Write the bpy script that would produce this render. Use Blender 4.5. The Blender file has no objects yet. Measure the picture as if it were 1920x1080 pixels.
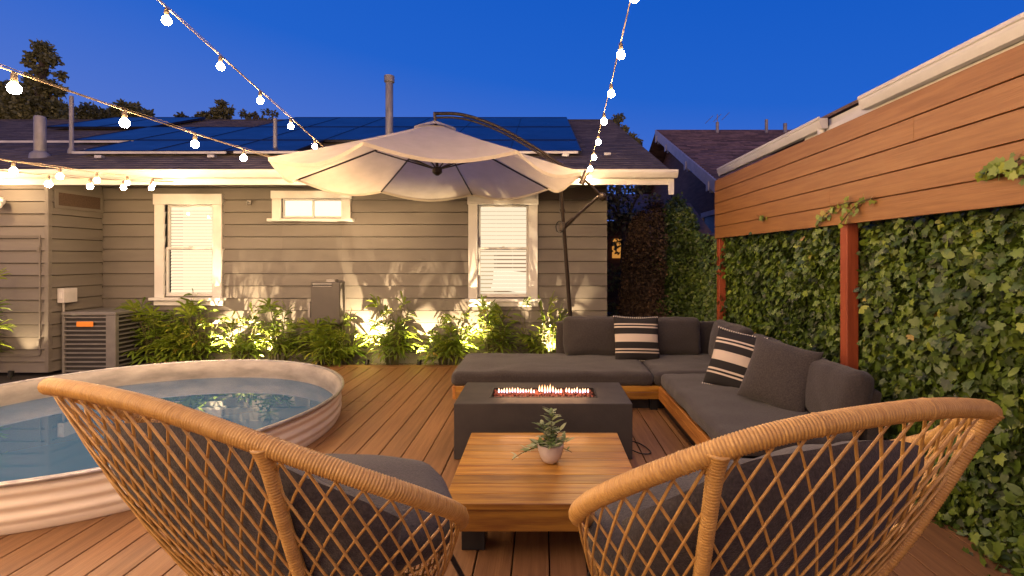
import bpy, bmesh, math, random
import numpy as np
from mathutils import Vector, Matrix, noise
random.seed(7); rng = np.random.default_rng(7)
S = bpy.context.scene
PI = math.pi

# ------------------------------------------------------------------ camera
F = 950.0; PU, PV, H = 1015.0, 484.0, 1.5      # focal length and vanishing point measured in the photo, eye height
cd = bpy.data.cameras.new('camera'); cam = bpy.data.objects.new('camera', cd); S.collection.objects.link(cam)
cam.location = (0, 0, H); cam.rotation_euler = (math.radians(90), 0, 0)
cd.sensor_width = 36; cd.lens = 36*F/1920; cd.shift_x = -(PU-960)/1920; cd.shift_y = -(540-PV)/1920
cd.clip_start = 0.05; cd.clip_end = 3000
S.camera = cam

# ------------------------------------------------------------------ dusk sky
FILL_GLOW = (2.1, 1.25, .80, 1)
w = bpy.data.worlds.new('World'); S.world = w; w.use_nodes = True
nt = w.node_tree; nt.nodes.clear()
N = nt.nodes.new
out = N('ShaderNodeOutputWorld'); bg = N('ShaderNodeBackground'); tc = N('ShaderNodeTexCoord'); sx = N('ShaderNodeSeparateXYZ')
rmp = N('ShaderNodeValToRGB'); mx = N('ShaderNodeMath'); mx.operation = 'MULTIPLY_ADD'; mx.inputs[1].default_value = 0.13
nt.links.new(tc.outputs['Generated'], sx.inputs[0])
nt.links.new(sx.outputs['X'], mx.inputs[0]); nt.links.new(sx.outputs['Z'], mx.inputs[2])
nt.links.new(mx.outputs[0], rmp.inputs[0])
cr = rmp.color_ramp
cr.elements[0].position = 0.0; cr.elements[0].color = (0.115, 0.205, 0.62, 1)
cr.elements[1].position = 0.62; cr.elements[1].color = (0.001, 0.085, 0.52, 1)
e = cr.elements.new(0.16); e.color = (0.075, 0.170, 0.62, 1)
e = cr.elements.new(0.32); e.color = (0.016, 0.122, 0.60, 1)
# warm fill added low in the sky behind the viewer, lifts trees and fence
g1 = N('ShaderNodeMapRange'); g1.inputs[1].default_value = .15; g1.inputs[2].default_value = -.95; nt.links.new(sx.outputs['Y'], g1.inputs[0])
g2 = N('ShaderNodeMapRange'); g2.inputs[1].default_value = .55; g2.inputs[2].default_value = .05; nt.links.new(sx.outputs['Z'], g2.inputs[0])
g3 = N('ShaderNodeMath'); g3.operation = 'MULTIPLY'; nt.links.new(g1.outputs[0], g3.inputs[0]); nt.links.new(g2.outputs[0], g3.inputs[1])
gm = N('ShaderNodeMix'); gm.data_type = 'RGBA'; gm.inputs['B'].default_value = FILL_GLOW
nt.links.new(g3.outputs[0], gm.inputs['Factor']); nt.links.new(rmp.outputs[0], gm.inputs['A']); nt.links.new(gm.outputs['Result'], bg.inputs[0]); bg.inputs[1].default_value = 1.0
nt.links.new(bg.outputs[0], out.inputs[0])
S.view_settings.view_transform = 'Standard'; S.view_settings.look = 'None'
S.view_settings.exposure = 0.0; S.view_settings.gamma = 1.0
S.cycles.use_denoising = True
S.cycles.max_bounces = 6; S.cycles.diffuse_bounces = 3; S.cycles.glossy_bounces = 3; S.cycles.transparent_max_bounces = 8
S.cycles.sample_clamp_indirect = 4.0; S.cycles.caustics_reflective = False; S.cycles.caustics_refractive = False
WARM = (1.0, 0.65, 0.31)
BULB = 670.0       # radiance of each string-light bulb
UP = 150.0          # watts of each garden uplight

# ------------------------------------------------------------------ helpers
def W(u, v, Y): return Vector(((u-PU)*Y/F, Y, H-(v-PV)*Y/F))     # photo measurement at a known distance -> metres
def WX(u, Y): return (u-PU)*Y/F
def WZ(v, Y): return H-(v-PV)*Y/F

class MB:
    def __init__(s): s.v = []; s.f = []; s.t = []; s.n = 0
    def add(s, vs, fs, tone=None):
        b = len(s.v); s.v += [tuple(p) for p in vs]; s.f += [tuple(i+b for i in f) for f in fs]
        s.t += [random.random() if tone is None else tone]*len(fs); return s
    def box(s, a, b, tone=None):
        x0, y0, z0 = [min(a[i], b[i]) for i in range(3)]; x1, y1, z1 = [max(a[i], b[i]) for i in range(3)]
        return s.add([(x0,y0,z0),(x1,y0,z0),(x1,y1,z0),(x0,y1,z0),(x0,y0,z1),(x1,y0,z1),(x1,y1,z1),(x0,y1,z1)],
              [(0,3,2,1),(4,5,6,7),(0,1,5,4),(1,2,6,5),(2,3,7,6),(3,0,4,7)], tone)
    def quad(s, a, b, c, d, tone=None): return s.add([a,b,c,d], [(0,1,2,3)], tone)
    def slab(s, pts, off, tone=None):      # polygon pts extruded by vector off
        off = Vector(off); n = len(pts); P = [Vector(p) for p in pts]; Q = [p+off for p in P]
        return s.add(P+Q, [tuple(range(n))[::-1], tuple(range(n, 2*n))]+[(i,(i+1)%n,(i+1)%n+n,i+n) for i in range(n)], tone)
    def tube(s, pts, r, n=8, closed=False, cap=True, tone=None):
        P = [Vector(p) for p in pts]; m = len(P)
        rs = r if hasattr(r, '__len__') else [r]*m
        t0 = (P[1]-P[0]).normalized(); up = Vector((0,0,1)) if abs(t0.z) < .9 else Vector((1,0,0))
        a = t0.cross(up).normalized(); vs = []
        for i in range(m):
            if closed: t = (P[(i+1)%m]-P[i-1])
            else: t = P[min(i+1,m-1)]-P[max(i-1,0)]
            if t.length < 1e-9: t = t0
            t.normalize(); a = (a-t*a.dot(t)); a.normalize(); b = t.cross(a)
            for k in range(n):
                q = 2*PI*k/n; vs.append(P[i]+(a*math.cos(q)+b*math.sin(q))*rs[i])
        fs = []
        for i in range(m if closed else m-1):
            j = (i+1)%m
            for k in range(n): fs.append((i*n+k, i*n+(k+1)%n, j*n+(k+1)%n, j*n+k))
        if not closed and cap: fs += [tuple(range(n))[::-1], tuple((m-1)*n+k for k in range(n))]
        return s.add(vs, fs, tone)
    def lathe(s, c, prof, n=32, tone=None):
        c = Vector(c); vs = []; m = len(prof)
        for r, z in prof:
            for k in range(n): q = 2*PI*k/n; vs.append(c+Vector((r*math.cos(q), r*math.sin(q), z)))
        fs = [(i*n+k, i*n+(k+1)%n, (i+1)*n+(k+1)%n, (i+1)*n+k) for i in range(m-1) for k in range(n)]
        if prof[0][0] > 1e-6: fs.append(tuple(range(n))[::-1])
        if prof[-1][0] > 1e-6: fs.append(tuple((m-1)*n+k for k in range(n)))
        return s.add(vs, fs, tone)
    def build(s, name, mat, parent=None, smooth=False, bevel=0, local=None):
        base = Vector((0,0,0))
        if parent is not None: base = parent.matrix_basis.translation + (parent.parent.matrix_basis.translation if parent.parent else Vector((0,0,0)))
        if local is not None: base = Vector(local)
        V = np.array(s.v, dtype=np.float32).reshape(-1,3)-np.array(base, dtype=np.float32)
        me = bpy.data.meshes.new(name); me.from_pydata(V.tolist(), [], s.f)
        a = me.attributes.new('tone', 'FLOAT', 'FACE'); a.data.foreach_set('value', s.t)
        me.materials.append(mat)
        if smooth:
            me.polygons.foreach_set('use_smooth', [True]*len(me.polygons))
            if smooth != 'all': 
                try: me.set_sharp_from_angle(angle=math.radians(40))
                except Exception: pass
        me.update()
        o = bpy.data.objects.new(name, me); S.collection.objects.link(o)
        if parent is not None: o.parent = parent
        elif local is not None: o.location = base
        if bevel:
            md = o.modifiers.new('bevel', 'BEVEL'); md.width = bevel; md.segments = 2; md.limit_method = 'ANGLE'
        return o

def tag(o, label=None, cat=None, group=None, kind=None):
    if label: o['label'] = label
    if cat: o['category'] = cat
    if group: o['group'] = group
    if kind: o['kind'] = kind
    return o
def thing(name, loc, label, cat, group=None):
    o = bpy.data.objects.new(name, None); S.collection.objects.link(o); o.location = loc; o.empty_display_size = .1
    return tag(o, label, cat, group)

def catmull(P, n, closed=False):
    P = [Vector(p) for p in P]; m = len(P); out = []
    for i in range(m if closed else m-1):
        p0 = P[i-1] if (closed or i > 0) else P[0]*2-P[1]
        p1 = P[i]; p2 = P[(i+1)%m]
        p3 = P[(i+2)%m] if (closed or i+2 < m) else p2*2-p1
        for k in range(n):
            t = k/n
            out.append(.5*((2*p1)+(p2-p0)*t+(2*p0-5*p1+4*p2-p3)*t*t+(-p0+3*p1-3*p2+p3)*t**3))
    if not closed: out.append(P[-1])
    return out
def resample(P, step, closed=False):
    P = [Vector(p) for p in P]
    if closed: P = P+[P[0]]
    d = [0]
    for i in range(1, len(P)): d.append(d[-1]+(P[i]-P[i-1]).length)
    L = d[-1]; n = max(2, int(round(L/step))); out = []; j = 0
    for k in range(n if closed else n+1):
        s = L*k/n
        while j < len(d)-2 and d[j+1] < s: j += 1
        t = (s-d[j])/max(1e-9, d[j+1]-d[j]); out.append(P[j].lerp(P[j+1], t))
    return out

# ------------------------------------------------------------------ materials
def srgb(r, g, b):
    f = lambda c: (c/255/12.92) if c/255 <= .04045 else ((c/255+.055)/1.055)**2.4
    return (f(r), f(g), f(b), 1)
def M(name, c1, c2=None, rough=.6, scale=(8,8,8), det=4, bump=0, bscale=None, tone=0, metal=0, spec=.5, coat=0, lo=.35, hi=.65, trans=0, sheen=0, ramp=None):
    """procedural material: two colours mixed by stretched noise, per-piece tone, noise bump"""
    m = bpy.data.materials.new(name); m.use_nodes = True; t = m.node_tree; t.nodes.clear(); A = t.nodes.new; L = t.links.new
    o = A('ShaderNodeOutputMaterial'); p = A('ShaderNodeBsdfPrincipled')
    c1 = tuple(c1)+(1,) if len(c1) == 3 else c1; c2 = c1 if c2 is None else (tuple(c2)+(1,) if len(c2) == 3 else c2)
    tcn = A('ShaderNodeTexCoord'); mp = A('ShaderNodeMapping'); mp.inputs['Scale'].default_value = scale
    L(tcn.outputs['Object'], mp.inputs[0])
    at = A('ShaderNodeAttribute'); at.attribute_name = 'tone'
    # shift the pattern per piece
    vm = A('ShaderNodeVectorMath'); vm.operation = 'MULTIPLY_ADD'; vm.inputs[1].default_value = (37, 53, 71)
    L(at.outputs['Fac'], vm.inputs[0]); L(mp.outputs[0], vm.inputs[2])
    nz = A('ShaderNodeTexNoise'); nz.inputs['Scale'].default_value = 1; nz.inputs['Detail'].default_value = det; nz.inputs['Roughness'].default_value = .6
    L(vm.outputs[0], nz.inputs['Vector'])
    mr = A('ShaderNodeMapRange'); mr.inputs[1].default_value = lo; mr.inputs[2].default_value = hi
    L(nz.outputs[0], mr.inputs[0])
    mc = A('ShaderNodeMix'); mc.data_type = 'RGBA'; mc.inputs['A'].default_value = c1; mc.inputs['B'].default_value = c2
    col = mc.outputs['Result']
    if ramp:
        rp = A('ShaderNodeValToRGB'); L(at.outputs['Fac'], rp.inputs[0]); el = rp.color_ramp.elements
        for i, (ps, cc) in enumerate(ramp):
            q = el[i] if i < 2 else el.new(ps)
            q.position = ps; q.color = tuple(cc)+(1,)
        mm = A('ShaderNodeMix'); mm.data_type = 'RGBA'; mm.blend_type = 'MULTIPLY'; mm.inputs['Factor'].default_value = 1
        L(rp.outputs[0], mm.inputs['A']); L(mr.outputs[0], mc.inputs['Factor']); L(col, mm.inputs['B']); col = mm.outputs['Result']
    else: L(mr.outputs[0], mc.inputs['Factor'])
    if tone:
        hs = A('ShaderNodeHueSaturation'); m2 = A('ShaderNodeMapRange'); m2.inputs[3].default_value = 1-tone; m2.inputs[4].default_value = 1+tone
        L(at.outputs['Fac'], m2.inputs[0]); L(m2.outputs[0], hs.inputs['Value']); L(col, hs.inputs['Color']); col = hs.outputs[0]
    L(col, p.inputs['Base Color'])
    m3 = A('ShaderNodeMapRange'); m3.inputs[3].default_value = max(.02, rough-.08); m3.inputs[4].default_value = min(1, rough+.08); L(nz.outputs[0], m3.inputs[0]); L(m3.outputs[0], p.inputs['Roughness'])
    p.inputs['Metallic'].default_value = metal; p.inputs['Specular IOR Level'].default_value = spec; p.inputs['Coat Weight'].default_value = coat
    if coat: p.inputs['Coat Roughness'].default_value = .25
    if sheen: p.inputs['Sheen Weight'].default_value = sheen
    if bump:
        bn = A('ShaderNodeTexNoise'); bn.inputs['Scale'].default_value = 1; bn.inputs['Detail'].default_value = 3
        bm2 = A('ShaderNodeMapping'); bm2.inputs['Scale'].default_value = bscale or scale
        L(tcn.outputs['Object'], bm2.inputs[0]); L(bm2.outputs[0], bn.inputs['Vector'])
        b = A('ShaderNodeBump'); b.inputs['Strength'].default_value = min(1, bump); b.inputs['Distance'].default_value = .01
        L(bn.outputs[0], b.inputs['Height']); L(b.outputs[0], p.inputs['Normal'])
    sh = p.outputs[0]
    if trans:
        tr = A('ShaderNodeBsdfTranslucent'); L(col, tr.inputs[0]); ms = A('ShaderNodeMixShader'); ms.inputs[0].default_value = trans
        L(sh, ms.inputs[1]); L(tr.outputs[0], ms.inputs[2]); sh = ms.outputs[0]
    L(sh, o.inputs[0]); m['bsdf'] = p.name
    return m
def EM(name, c, s):
    m = bpy.data.materials.new(name); m.use_nodes = True; t = m.node_tree; t.nodes.clear()
    o = t.nodes.new('ShaderNodeOutputMaterial'); e = t.nodes.new('ShaderNodeEmission')
    e.inputs[0].default_value = tuple(c)+(1,) if len(c) == 3 else c; e.inputs[1].default_value = s; t.links.new(e.outputs[0], o.inputs[0]); return m
def GLASS(name):
    m = bpy.data.materials.new(name); m.use_nodes = True; t = m.node_tree; t.nodes.clear(); A = t.nodes.new
    o = A('ShaderNodeOutputMaterial'); g = A('ShaderNodeBsdfGlossy'); g.inputs['Roughness'].default_value = .02
    tr = A('ShaderNodeBsdfTransparent'); fr = A('ShaderNodeFresnel'); fr.inputs[0].default_value = 1.45; ms = A('ShaderNodeMixShader')
    t.links.new(fr.outputs[0], ms.inputs[0]); t.links.new(tr.outputs[0], ms.inputs[1]); t.links.new(g.outputs[0], ms.inputs[2]); t.links.new(ms.outputs[0], o.inputs[0]); return m

m_deck = M('composite_decking', (.255,.125,.046), (.178,.083,.029), .52, (30,1.6,30), bump=.25, bscale=(160,6,160), tone=.12)
m_deckx = M('composite_decking_border', (.255,.125,.046), (.178,.083,.029), .52, (1.6,30,30), bump=.25, bscale=(6,160,160), tone=.1)
m_under = M('deck_underside', (.02,.013,.008), rough=.9)
m_siding = M('taupe_painted_siding', (.138,.121,.106), (.120,.105,.092), .6, (.8,.8,3), bump=.10, bscale=(14,14,160), tone=.03)
m_white = M('white_trim_paint', (.60,.585,.575), (.54,.525,.51), .5, (4,4,4), bump=.08, bscale=(40,40,40), tone=.03)
m_shing = M('roof_shingles', (.110,.085,.070), (.050,.038,.034), .9, (7,9,9), det=6, bump=.8, bscale=(60,60,60), tone=.35)
m_shing2 = M('dark_shingles', (.19,.115,.095), (.08,.050,.045), .9, (5,6,6), det=6, bump=.8, bscale=(50,50,50), tone=.4)
m_solar = M('solar_cells', (.016,.014,.030), (.012,.011,.024), .30, (2,2,2), spec=.28)
m_alu = M('aluminium', (.45,.45,.46), (.36,.36,.37), .38, (6,6,6), metal=.8)
m_galv = M('galvanised_pipe', (.30,.28,.27), (.20,.19,.19), .55, (9,9,4), metal=.4)
m_found = M('foundation', (.40,.37,.32), (.30,.27,.23), .85, (6,6,6), bump=.3, bscale=(60,60,60))
m_cedar = M('stained_cedar_board', (.262,.120,.037), (.195,.083,.024), .5, (25,2.2,40), bump=.2, bscale=(90,7,120), tone=.06)
m_redpost = M('red_cedar_post', (.30,.062,.022), (.22,.042,.014), .55, (28,28,2.2), bump=.25, bscale=(110,110,8), tone=.06)
m_teak = M('teak', (.48,.240,.032), (.25,.098,.013), .33, (2.0,26,26), det=5, bump=.12, bscale=(8,90,90), tone=.30, coat=.3, lo=.38, hi=.64)
m_teaky = M('teak_side', (.52,.225,.050), (.26,.09,.018), .36, (26,2.0,26), det=5, bump=.12, bscale=(90,8,90), tone=.18, coat=.2, lo=.3, hi=.7)
m_fabric = M('charcoal_outdoor_fabric', (.046,.037,.034), (.026,.021,.020), .92, (90,90,90), det=8, bump=.5, bscale=(170,170,170), sheen=.15)
m_fabric2 = M('dark_grey_cushion_fabric', (.058,.047,.042), (.026,.022,.020), .92, (110,110,110), det=8, bump=.45, bscale=(200,200,200), sheen=.15)
m_fire = M('dark_concrete', (.042,.036,.032), (.030,.026,.024), .55, (5,5,5), det=6, bump=.12, bscale=(80,80,80))
m_black = M('black_metal', (.012,.012,.013), (.02,.02,.02), .4, (20,20,20), metal=.3)
m_bronze = M('bronze_powdercoat', (.050,.036,.028), (.035,.026,.021), .35, (20,20,20), metal=.5)
m_rattan = M('synthetic_rattan', (.50,.290,.082), (.36,.190,.048), .42, (30,30,30), det=3, tone=.10, bump=.15, bscale=(200,200,200))
m_canvas = M('umbrella_canvas', (.66,.585,.48), (.60,.53,.43), .85, (6,6,6), bump=.15, bscale=(240,240,240), trans=.4)
m_tank = M('painted_corrugated_steel', (.68,.59,.47), (.64,.55,.43), .45, (2,2,5), bump=.05, bscale=(12,12,12))
m_tankin = M('galvanised_tank_inside', (.42,.37,.32), (.20,.18,.16), .5, (3,3,9), det=6, bump=.2, bscale=(20,20,20), metal=.2, lo=.32, hi=.75)
m_tankrim = M('galvanised_tank_rim', (.45,.43,.41), (.30,.28,.27), .35, (9,9,9), metal=.7)
m_gravel = M('gravel_stone', (.30,.25,.20), (.18,.15,.12), .9, (30,30,30), tone=.5, bump=.4)
m_soil = M('bark_soil', (.075,.050,.034), (.030,.021,.015), .95, (12,12,12), det=8, bump=1, bscale=(50,50,50))
m_grass = M('grass', (.07,.11,.025), (.035,.06,.014), .8, (30,30,30), tone=.3)
G = [(0,(.022,.040,.007)),(.35,(.075,.130,.014)),(.7,(.175,.250,.028)),(.92,(.31,.36,.045)),(1,(.42,.26,.07))]
m_ivy = M('ivy_leaves', (1,1,1), (.8,.8,.7), .42, (20,20,20), ramp=G, trans=.15)
m_ivy2 = M('hedge_leaves', (1,1,1), (.75,.75,.7), .5, (12,12,12), ramp=[(0,(.016,.034,.009)),(.5,(.070,.125,.020)),(1,(.18,.24,.035))], trans=.1)
m_dead = M('dry_vine_leaves', (1,1,1), (.7,.7,.7), .8, (12,12,12), ramp=[(0,(.02,.012,.008)),(.6,(.080,.045,.026)),(1,(.19,.11,.06))])
m_palm = M('palm_leaves', (1,1,1), (.8,.85,.7), .4, (20,20,20), ramp=[(0,(.08,.13,.014)),(.5,(.19,.27,.028)),(.9,(.33,.37,.04)),(1,(.44,.32,.06))], trans=.3)
m_treef = M('tree_leaves', (1,1,1), (.7,.7,.7), .7, (3,3,3), ramp=[(0,(.09,.09,.04)),(.6,(.22,.22,.08)),(1,(.34,.32,.12))], trans=.2)
m_stem = M('green_brown_stems', (.10,.075,.03), (.05,.06,.02), .7, (30,30,30), tone=.3)
m_bark = M('bark', (.09,.065,.045), (.045,.032,.024), .9, (9,9,3), bump=.6)
m_pot = M('blush_ceramic', (.66,.60,.54), (.52,.45,.39), .5, (14,14,14), det=5, tone=.02)
m_var = M('variegated_leaves', (1,1,1), (.85,.9,.8), .45, (60,60,60), ramp=[(0,(.07,.13,.03)),(.45,(.18,.25,.08)),(.75,(.42,.45,.25)),(1,(.62,.60,.42))], trans=.2)
m_ac = M('grey_steel_cabinet', (.20,.19,.18), (.16,.15,.145), .45, (6,6,6), metal=.3)
m_acdark = M('condenser_coil', (.055,.05,.05), (.03,.03,.03), .6, (3,3,200), metal=.4)
m_orange = M('orange_badge', (.75,.25,.035), rough=.5)
m_heat = M('grey_heater_cabinet', (.085,.075,.070), (.075,.066,.062), .45, (5,5,5), metal=.2)
m_brownwall = M('dark_brown_siding', (.16,.085,.055), (.11,.060,.040), .8, (2,2,14))
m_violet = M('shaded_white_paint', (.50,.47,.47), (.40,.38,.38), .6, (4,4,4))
m_glass = GLASS('window_glass')
m_bulb = EM('lit_bulb', WARM, BULB)
m_blind = EM('lit_blind_slat', (1.0,.79,.50), 1.35)
m_blind2 = EM('lit_open_blind_slat', (1.0,.84,.58), 1.05)
m_room = EM('lit_room', (1.0,.68,.38), .72)
m_roomw = EM('lit_room_white', (1.0,.84,.60), 1.25)
m_roomt = EM('lit_headboard', (1.0,.52,.22), .30)
m_frost = EM('lit_frosted_pane', (1.0,.84,.58), 1.6)
m_cable = M('string_light_cable', (.22,.17,.12), rough=.9, spec=.1)
m_brass = M('socket', (.10,.075,.05), rough=.4)
m_vent = M('vent_mesh', (.075,.045,.030), (.055,.033,.022), .8, (60,60,60))

# ------------------------------------------------------------------ ground, deck
b = MB(); b.quad((-60,-30,-.16),(60,-30,-.16),(60,200,-.16),(-60,200,-.16)); tag(b.build('ground', m_soil), kind='structure')
DY1 = 7.12
b = MB(); P0, PW, GAP = .040, .183, .008
k0 = int((-7.6-P0)/PW); x = P0+k0*PW
while x < 2.55:
    xe = x+PW
    y1 = 6.965 if x > -4.2 else 4.9
    cuts = [-1.2]
    y = -1.2
    while True:
        y += random.uniform(3.0, 4.9)
        if y > y1-.5: break
        if y > .6: continue
        cuts.append(y)
    if abs(x+1.97) < .2 or abs(x+1.79) < .05: cuts.append(5.30)
    if abs(x+1.97) < .05: cuts.append(4.98)
    cuts = sorted(cuts)+[y1]
    for a_, c_ in zip(cuts[:-1], cuts[1:]):
        b.box((x+GAP/2, a_+.003, -.024), (xe-GAP/2, c_-.003, 0))
    x = xe
deck = tag(b.build('deck', m_deck, bevel=.003), kind='structure')
b = MB()
for x0, x1 in ((-4.4,-1.2),(-1.194,2.55)): b.box((x0, 6.973, -.024), (x1, DY1, 0.0))
b.box((-4.4, DY1-.02, -.15), (2.55, DY1-.004, -.028))
tag(b.build('deck_border', m_deckx, bevel=.003), kind='structure')
b = MB(); b.box((-7.6,-1.2,-.12),(2.56,6.96,-.05)); tag(b.build('deck_joists', m_under), kind='structure')
# gravel bed
b = MB()
b.quad((-12,4.9,-.10),(-4.4,4.9,-.10),(-4.4,8,-.10),(-12,8,-.10)); b.quad((-4.4,7.1,-.06),(2.4,7.1,-.06),(2.4,8,-.06),(-4.4,8,-.06))
tag(b.build('gravel_bed', m_soil), kind='structure')
b = MB()
def stone(p, r):
    n = 6; vs = [Vector(p)+Vector((math.cos(2*PI*i/n)*r*random.uniform(.7,1.1), math.sin(2*PI*i/n)*r*random.uniform(.7,1.1), 0)) for i in range(n)]
    vs2 = [Vector(p)+(q-Vector(p))*.6+Vector((0,0,r*.6)) for q in vs]
    b.add(vs+vs2, [(i,(i+1)%n,(i+1)%n+n,i+n) for i in range(n)]+[tuple(range(n,2*n))])
for i in range(3800): stone((random.uniform(-4.4,1.4), random.uniform(7.13,7.46), -.055), random.uniform(.008,.022))
for i in range(3200): stone((random.uniform(-9.5,-4.6), random.uniform(6.2,7.4), -.095), random.uniform(.008,.024))
tag(b.build('gravel', m_gravel), 'small tan stones along the foot of the siding wall', 'gravel', kind='stuff')
b = MB()
for i in range(5000):
    x, y = random.uniform(-8.4,-5.3), random.uniform(5.6,6.35)+random.uniform(-.1,.1)
    h = random.uniform(.02,.06); a = random.uniform(0, PI); dx, dy = math.cos(a)*.003, math.sin(a)*.003
    b.add([(x-dx,y-dy,-.10),(x+dx,y+dy,-.10),(x+random.uniform(-.03,.03),y+random.uniform(-.03,.03),-.10+h)], [(0,1,2)])
tag(b.build('grass', m_grass), 'strip of short green grass beyond the round tank pool', 'grass', kind='stuff')

# ------------------------------------------------------------------ house
HY = 7.5; EY = 6.6; RS = .39; EZ = WZ(320, EY)
RIDGE = 12.2
house = thing('house', (-3, HY, 0), 'single storey taupe sided house with white trim and solar roof', 'house')
HX0, HX1 = -14.0, WX(1138, HY); BX = -6.49; BY = 6.67
def roofz(y): return EZ-.015+RS*(y-EY)
def siding(b, x0, x1, y, z0, z1, exp=.1815, zoff=0, axis='x', sgn=-1):
    """lapped boards: every board a wedge, thick at its lower edge. axis x: wall faces -y; axis y: wall at x=y_ faces +x"""
    z = zoff
    while z < z1:
        za, zb = max(z, z0), min(z+exp-.009, z1)  # gap left so the dark backing draws a shadow line under each lap
        if zb > za:
            t = .026; s = .002
            cs = [x0]
            while x1-cs[-1] > 2.6: cs.append(cs[-1]+random.uniform(1.1, 2.4))
            cs.append(x1); tt = t+random.uniform(-.0015,.0015)
            for xa_, xb_ in zip(cs[:-1], cs[1:]):
                xb_ -= .0025 if xb_ < x1 else 0
                if axis == 'x':
                    P = [(y-tt,za),(y-s,zb),(y+.03,zb),(y+.03,za)]
                    vs = [(xa_,p[0],p[1]) for p in P]+[(xb_,p[0],p[1]) for p in P]
                else:
                    P = [(y+tt,za),(y+s,zb),(y-.03,zb),(y-.03,za)]
                    vs = [(p[0],xa_,p[1]) for p in P]+[(p[0],xb_,p[1]) for p in P]
                fs = [(0,1,2,3),(7,6,5,4),(0,4,5,1),(1,5,6,2),(2,6,7,3),(3,7,4,0)]
                if axis == 'y': fs = [f[::-1] for f in fs]
                b.add(vs, fs)
        z += exp
ZS = .02
zoff = WZ(558.5, HY)-.1815*12
# windows: (u0,u1, v0,v1) of the opening, cut out of the siding by splitting boards
wins = {'w1': (311,402,384,555), 'w2': (896,991,384,557), 'ws': (530,642,373,408)}
def wr(k): u0,u1,v0,v1 = wins[k]; return WX(u0,HY), WX(u1,HY), WZ(v1,HY), WZ(v0,HY)
b = MB()
xs = sorted([BX, HX1]+[q for k in wins for q in wr(k)[:2]])
for x0, x1 in zip(xs[:-1], xs[1:]):
    rr = [wr(k) for k in wins if wr(k)[0]-1e-4 <= x0 and wr(k)[1]+1e-4 >= x1]
    if rr:
        z0, z1 = rr[0][2], rr[0][3]
        siding(b, x0, x1, HY, .10, z0, zoff=zoff); siding(b, x0, x1, HY, z1, 2.78, zoff=zoff)
    else:
        siding(b, x0, x1, HY, .10, 2.78, zoff=zoff)
b.build('wall', m_siding, house)
b = MB(); siding(b, HX0, BX-.001, BY, .0, 2.56, exp=.162, zoff=-.02)
siding(b, BY-.0, HY-.02, BX, .0, 2.70, exp=.162, zoff=-.02, axis='y')
bump = b.build('wall', m_siding, house)
b = MB(); b.box((BX-.03, BY-.024, 0), (BX+.022, BY+.03, 2.56)); b.build('corner_board', m_siding, house, bevel=.004)
# inner solid so nothing shines through, near-black to paint shade into the board gaps; left open behind the windows
for k0_ in range(len(xs)-1):
    x0, x1 = xs[k0_], xs[k0_+1]; rr = [wr(k) for k in wins if wr(k)[0]-1e-4 <= x0 and wr(k)[1]+1e-4 >= x1]
    for za, zb_ in (((.1,rr[0][2]),(rr[0][3],2.7)) if rr else ((.1,2.7),)):
        b = MB(); b.box((x0,HY+.031,za),(x1,HY+.036,zb_)); b.build('wall_sheathing', m_under, house)
b = MB(); b.box((HX0,BY+.031,0),(BX-.035,BY+.036,2.55)); b.build('wall_sheathing', m_under, house)
b = MB(); b.box((BX-.036,BY+.04,0),(BX-.031,HY-.02,2.7)); b.build('wall_sheathing', m_under, house)
b = MB(); b.box((BX+.02, HY+.01, -.16), (HX1-.01, HY+.06, .098)); fo = b.build('foundation', m_found, house)
b = MB(); b.box((HX1-.04, HY+.05, -.1), (HX1, 16.9, 2.78)); b.build('wall', m_siding, house)
b = MB(); b.box((HX0, HY+1.2, -.1), (HX1-.05, HY+1.25, 3.2)); b.build('inner_wall', m_under, house)
# access door and vent on the bump-out
b = MB()
dx1 = WX(77,BY); dz0, dz1 = WZ(665,BY), WZ(444,BY)
for x0,x1,z0,z1 in ((-8.2,dx1,dz1,dz1+.018),(dx1,dx1+.018,dz0,dz1+.018),(-8.2,dx1,dz0-.02,dz0)): b.box((x0,BY-.032,z0),(x1,BY-.022,z1))
ad = b.build('access_door', m_siding, house)
for z in (dz1-.2,dz0+.12): b = MB(); b.box((dx1-.02,BY-.042,z),(dx1+.01,BY-.033,z+.07)); b.build('hinge', m_siding, ad)
vy0, vy1 = 950*6.49/(1015-105), 950*6.49/(1015-184)
vz0, vz1 = WZ(392,vy1), WZ(371,vy1)
b = MB(); b.box((BX+.022,vy0,vz0-.01),(BX+.03,vy1,vz1))
vt = b.build('crawl_vent', m_vent, house)
b = MB()
for y0,y1,z0,z1 in ((vy0-.05,vy1+.05,vz1,vz1+.04),(vy0-.05,vy1+.05,vz0-.05,vz0-.01),(vy0-.05,vy0,vz0-.01,vz1),(vy1,vy1+.05,vz0-.01,vz1)): b.box((BX+.022,y0,z0),(BX+.036,y1,z1))
b.build('frame', m_siding, vt)
b = MB(); ey0 = 950*6.47/(1015-107); b.box((BX+.02,ey0,WZ(568,ey0)),(BX+.11,ey0+.2,WZ(541,ey0)))
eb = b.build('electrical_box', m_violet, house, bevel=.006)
b = MB(); b.box((BX+.05,ey0-.006,WZ(560,ey0)),(BX+.09,ey0,WZ(548,ey0))); b.build('cover', m_white, eb)
b = MB(); b.tube([(BX+.06,ey0+.05,WZ(568,ey0)),(BX+.06,ey0+.05,WZ(585,ey0)),(BX+.10,ey0+.08,.62)],.014); b.build('conduit', m_galv, eb, smooth=True)

# roof
b = MB()
RX1 = 1.70
nx = 60
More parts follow.
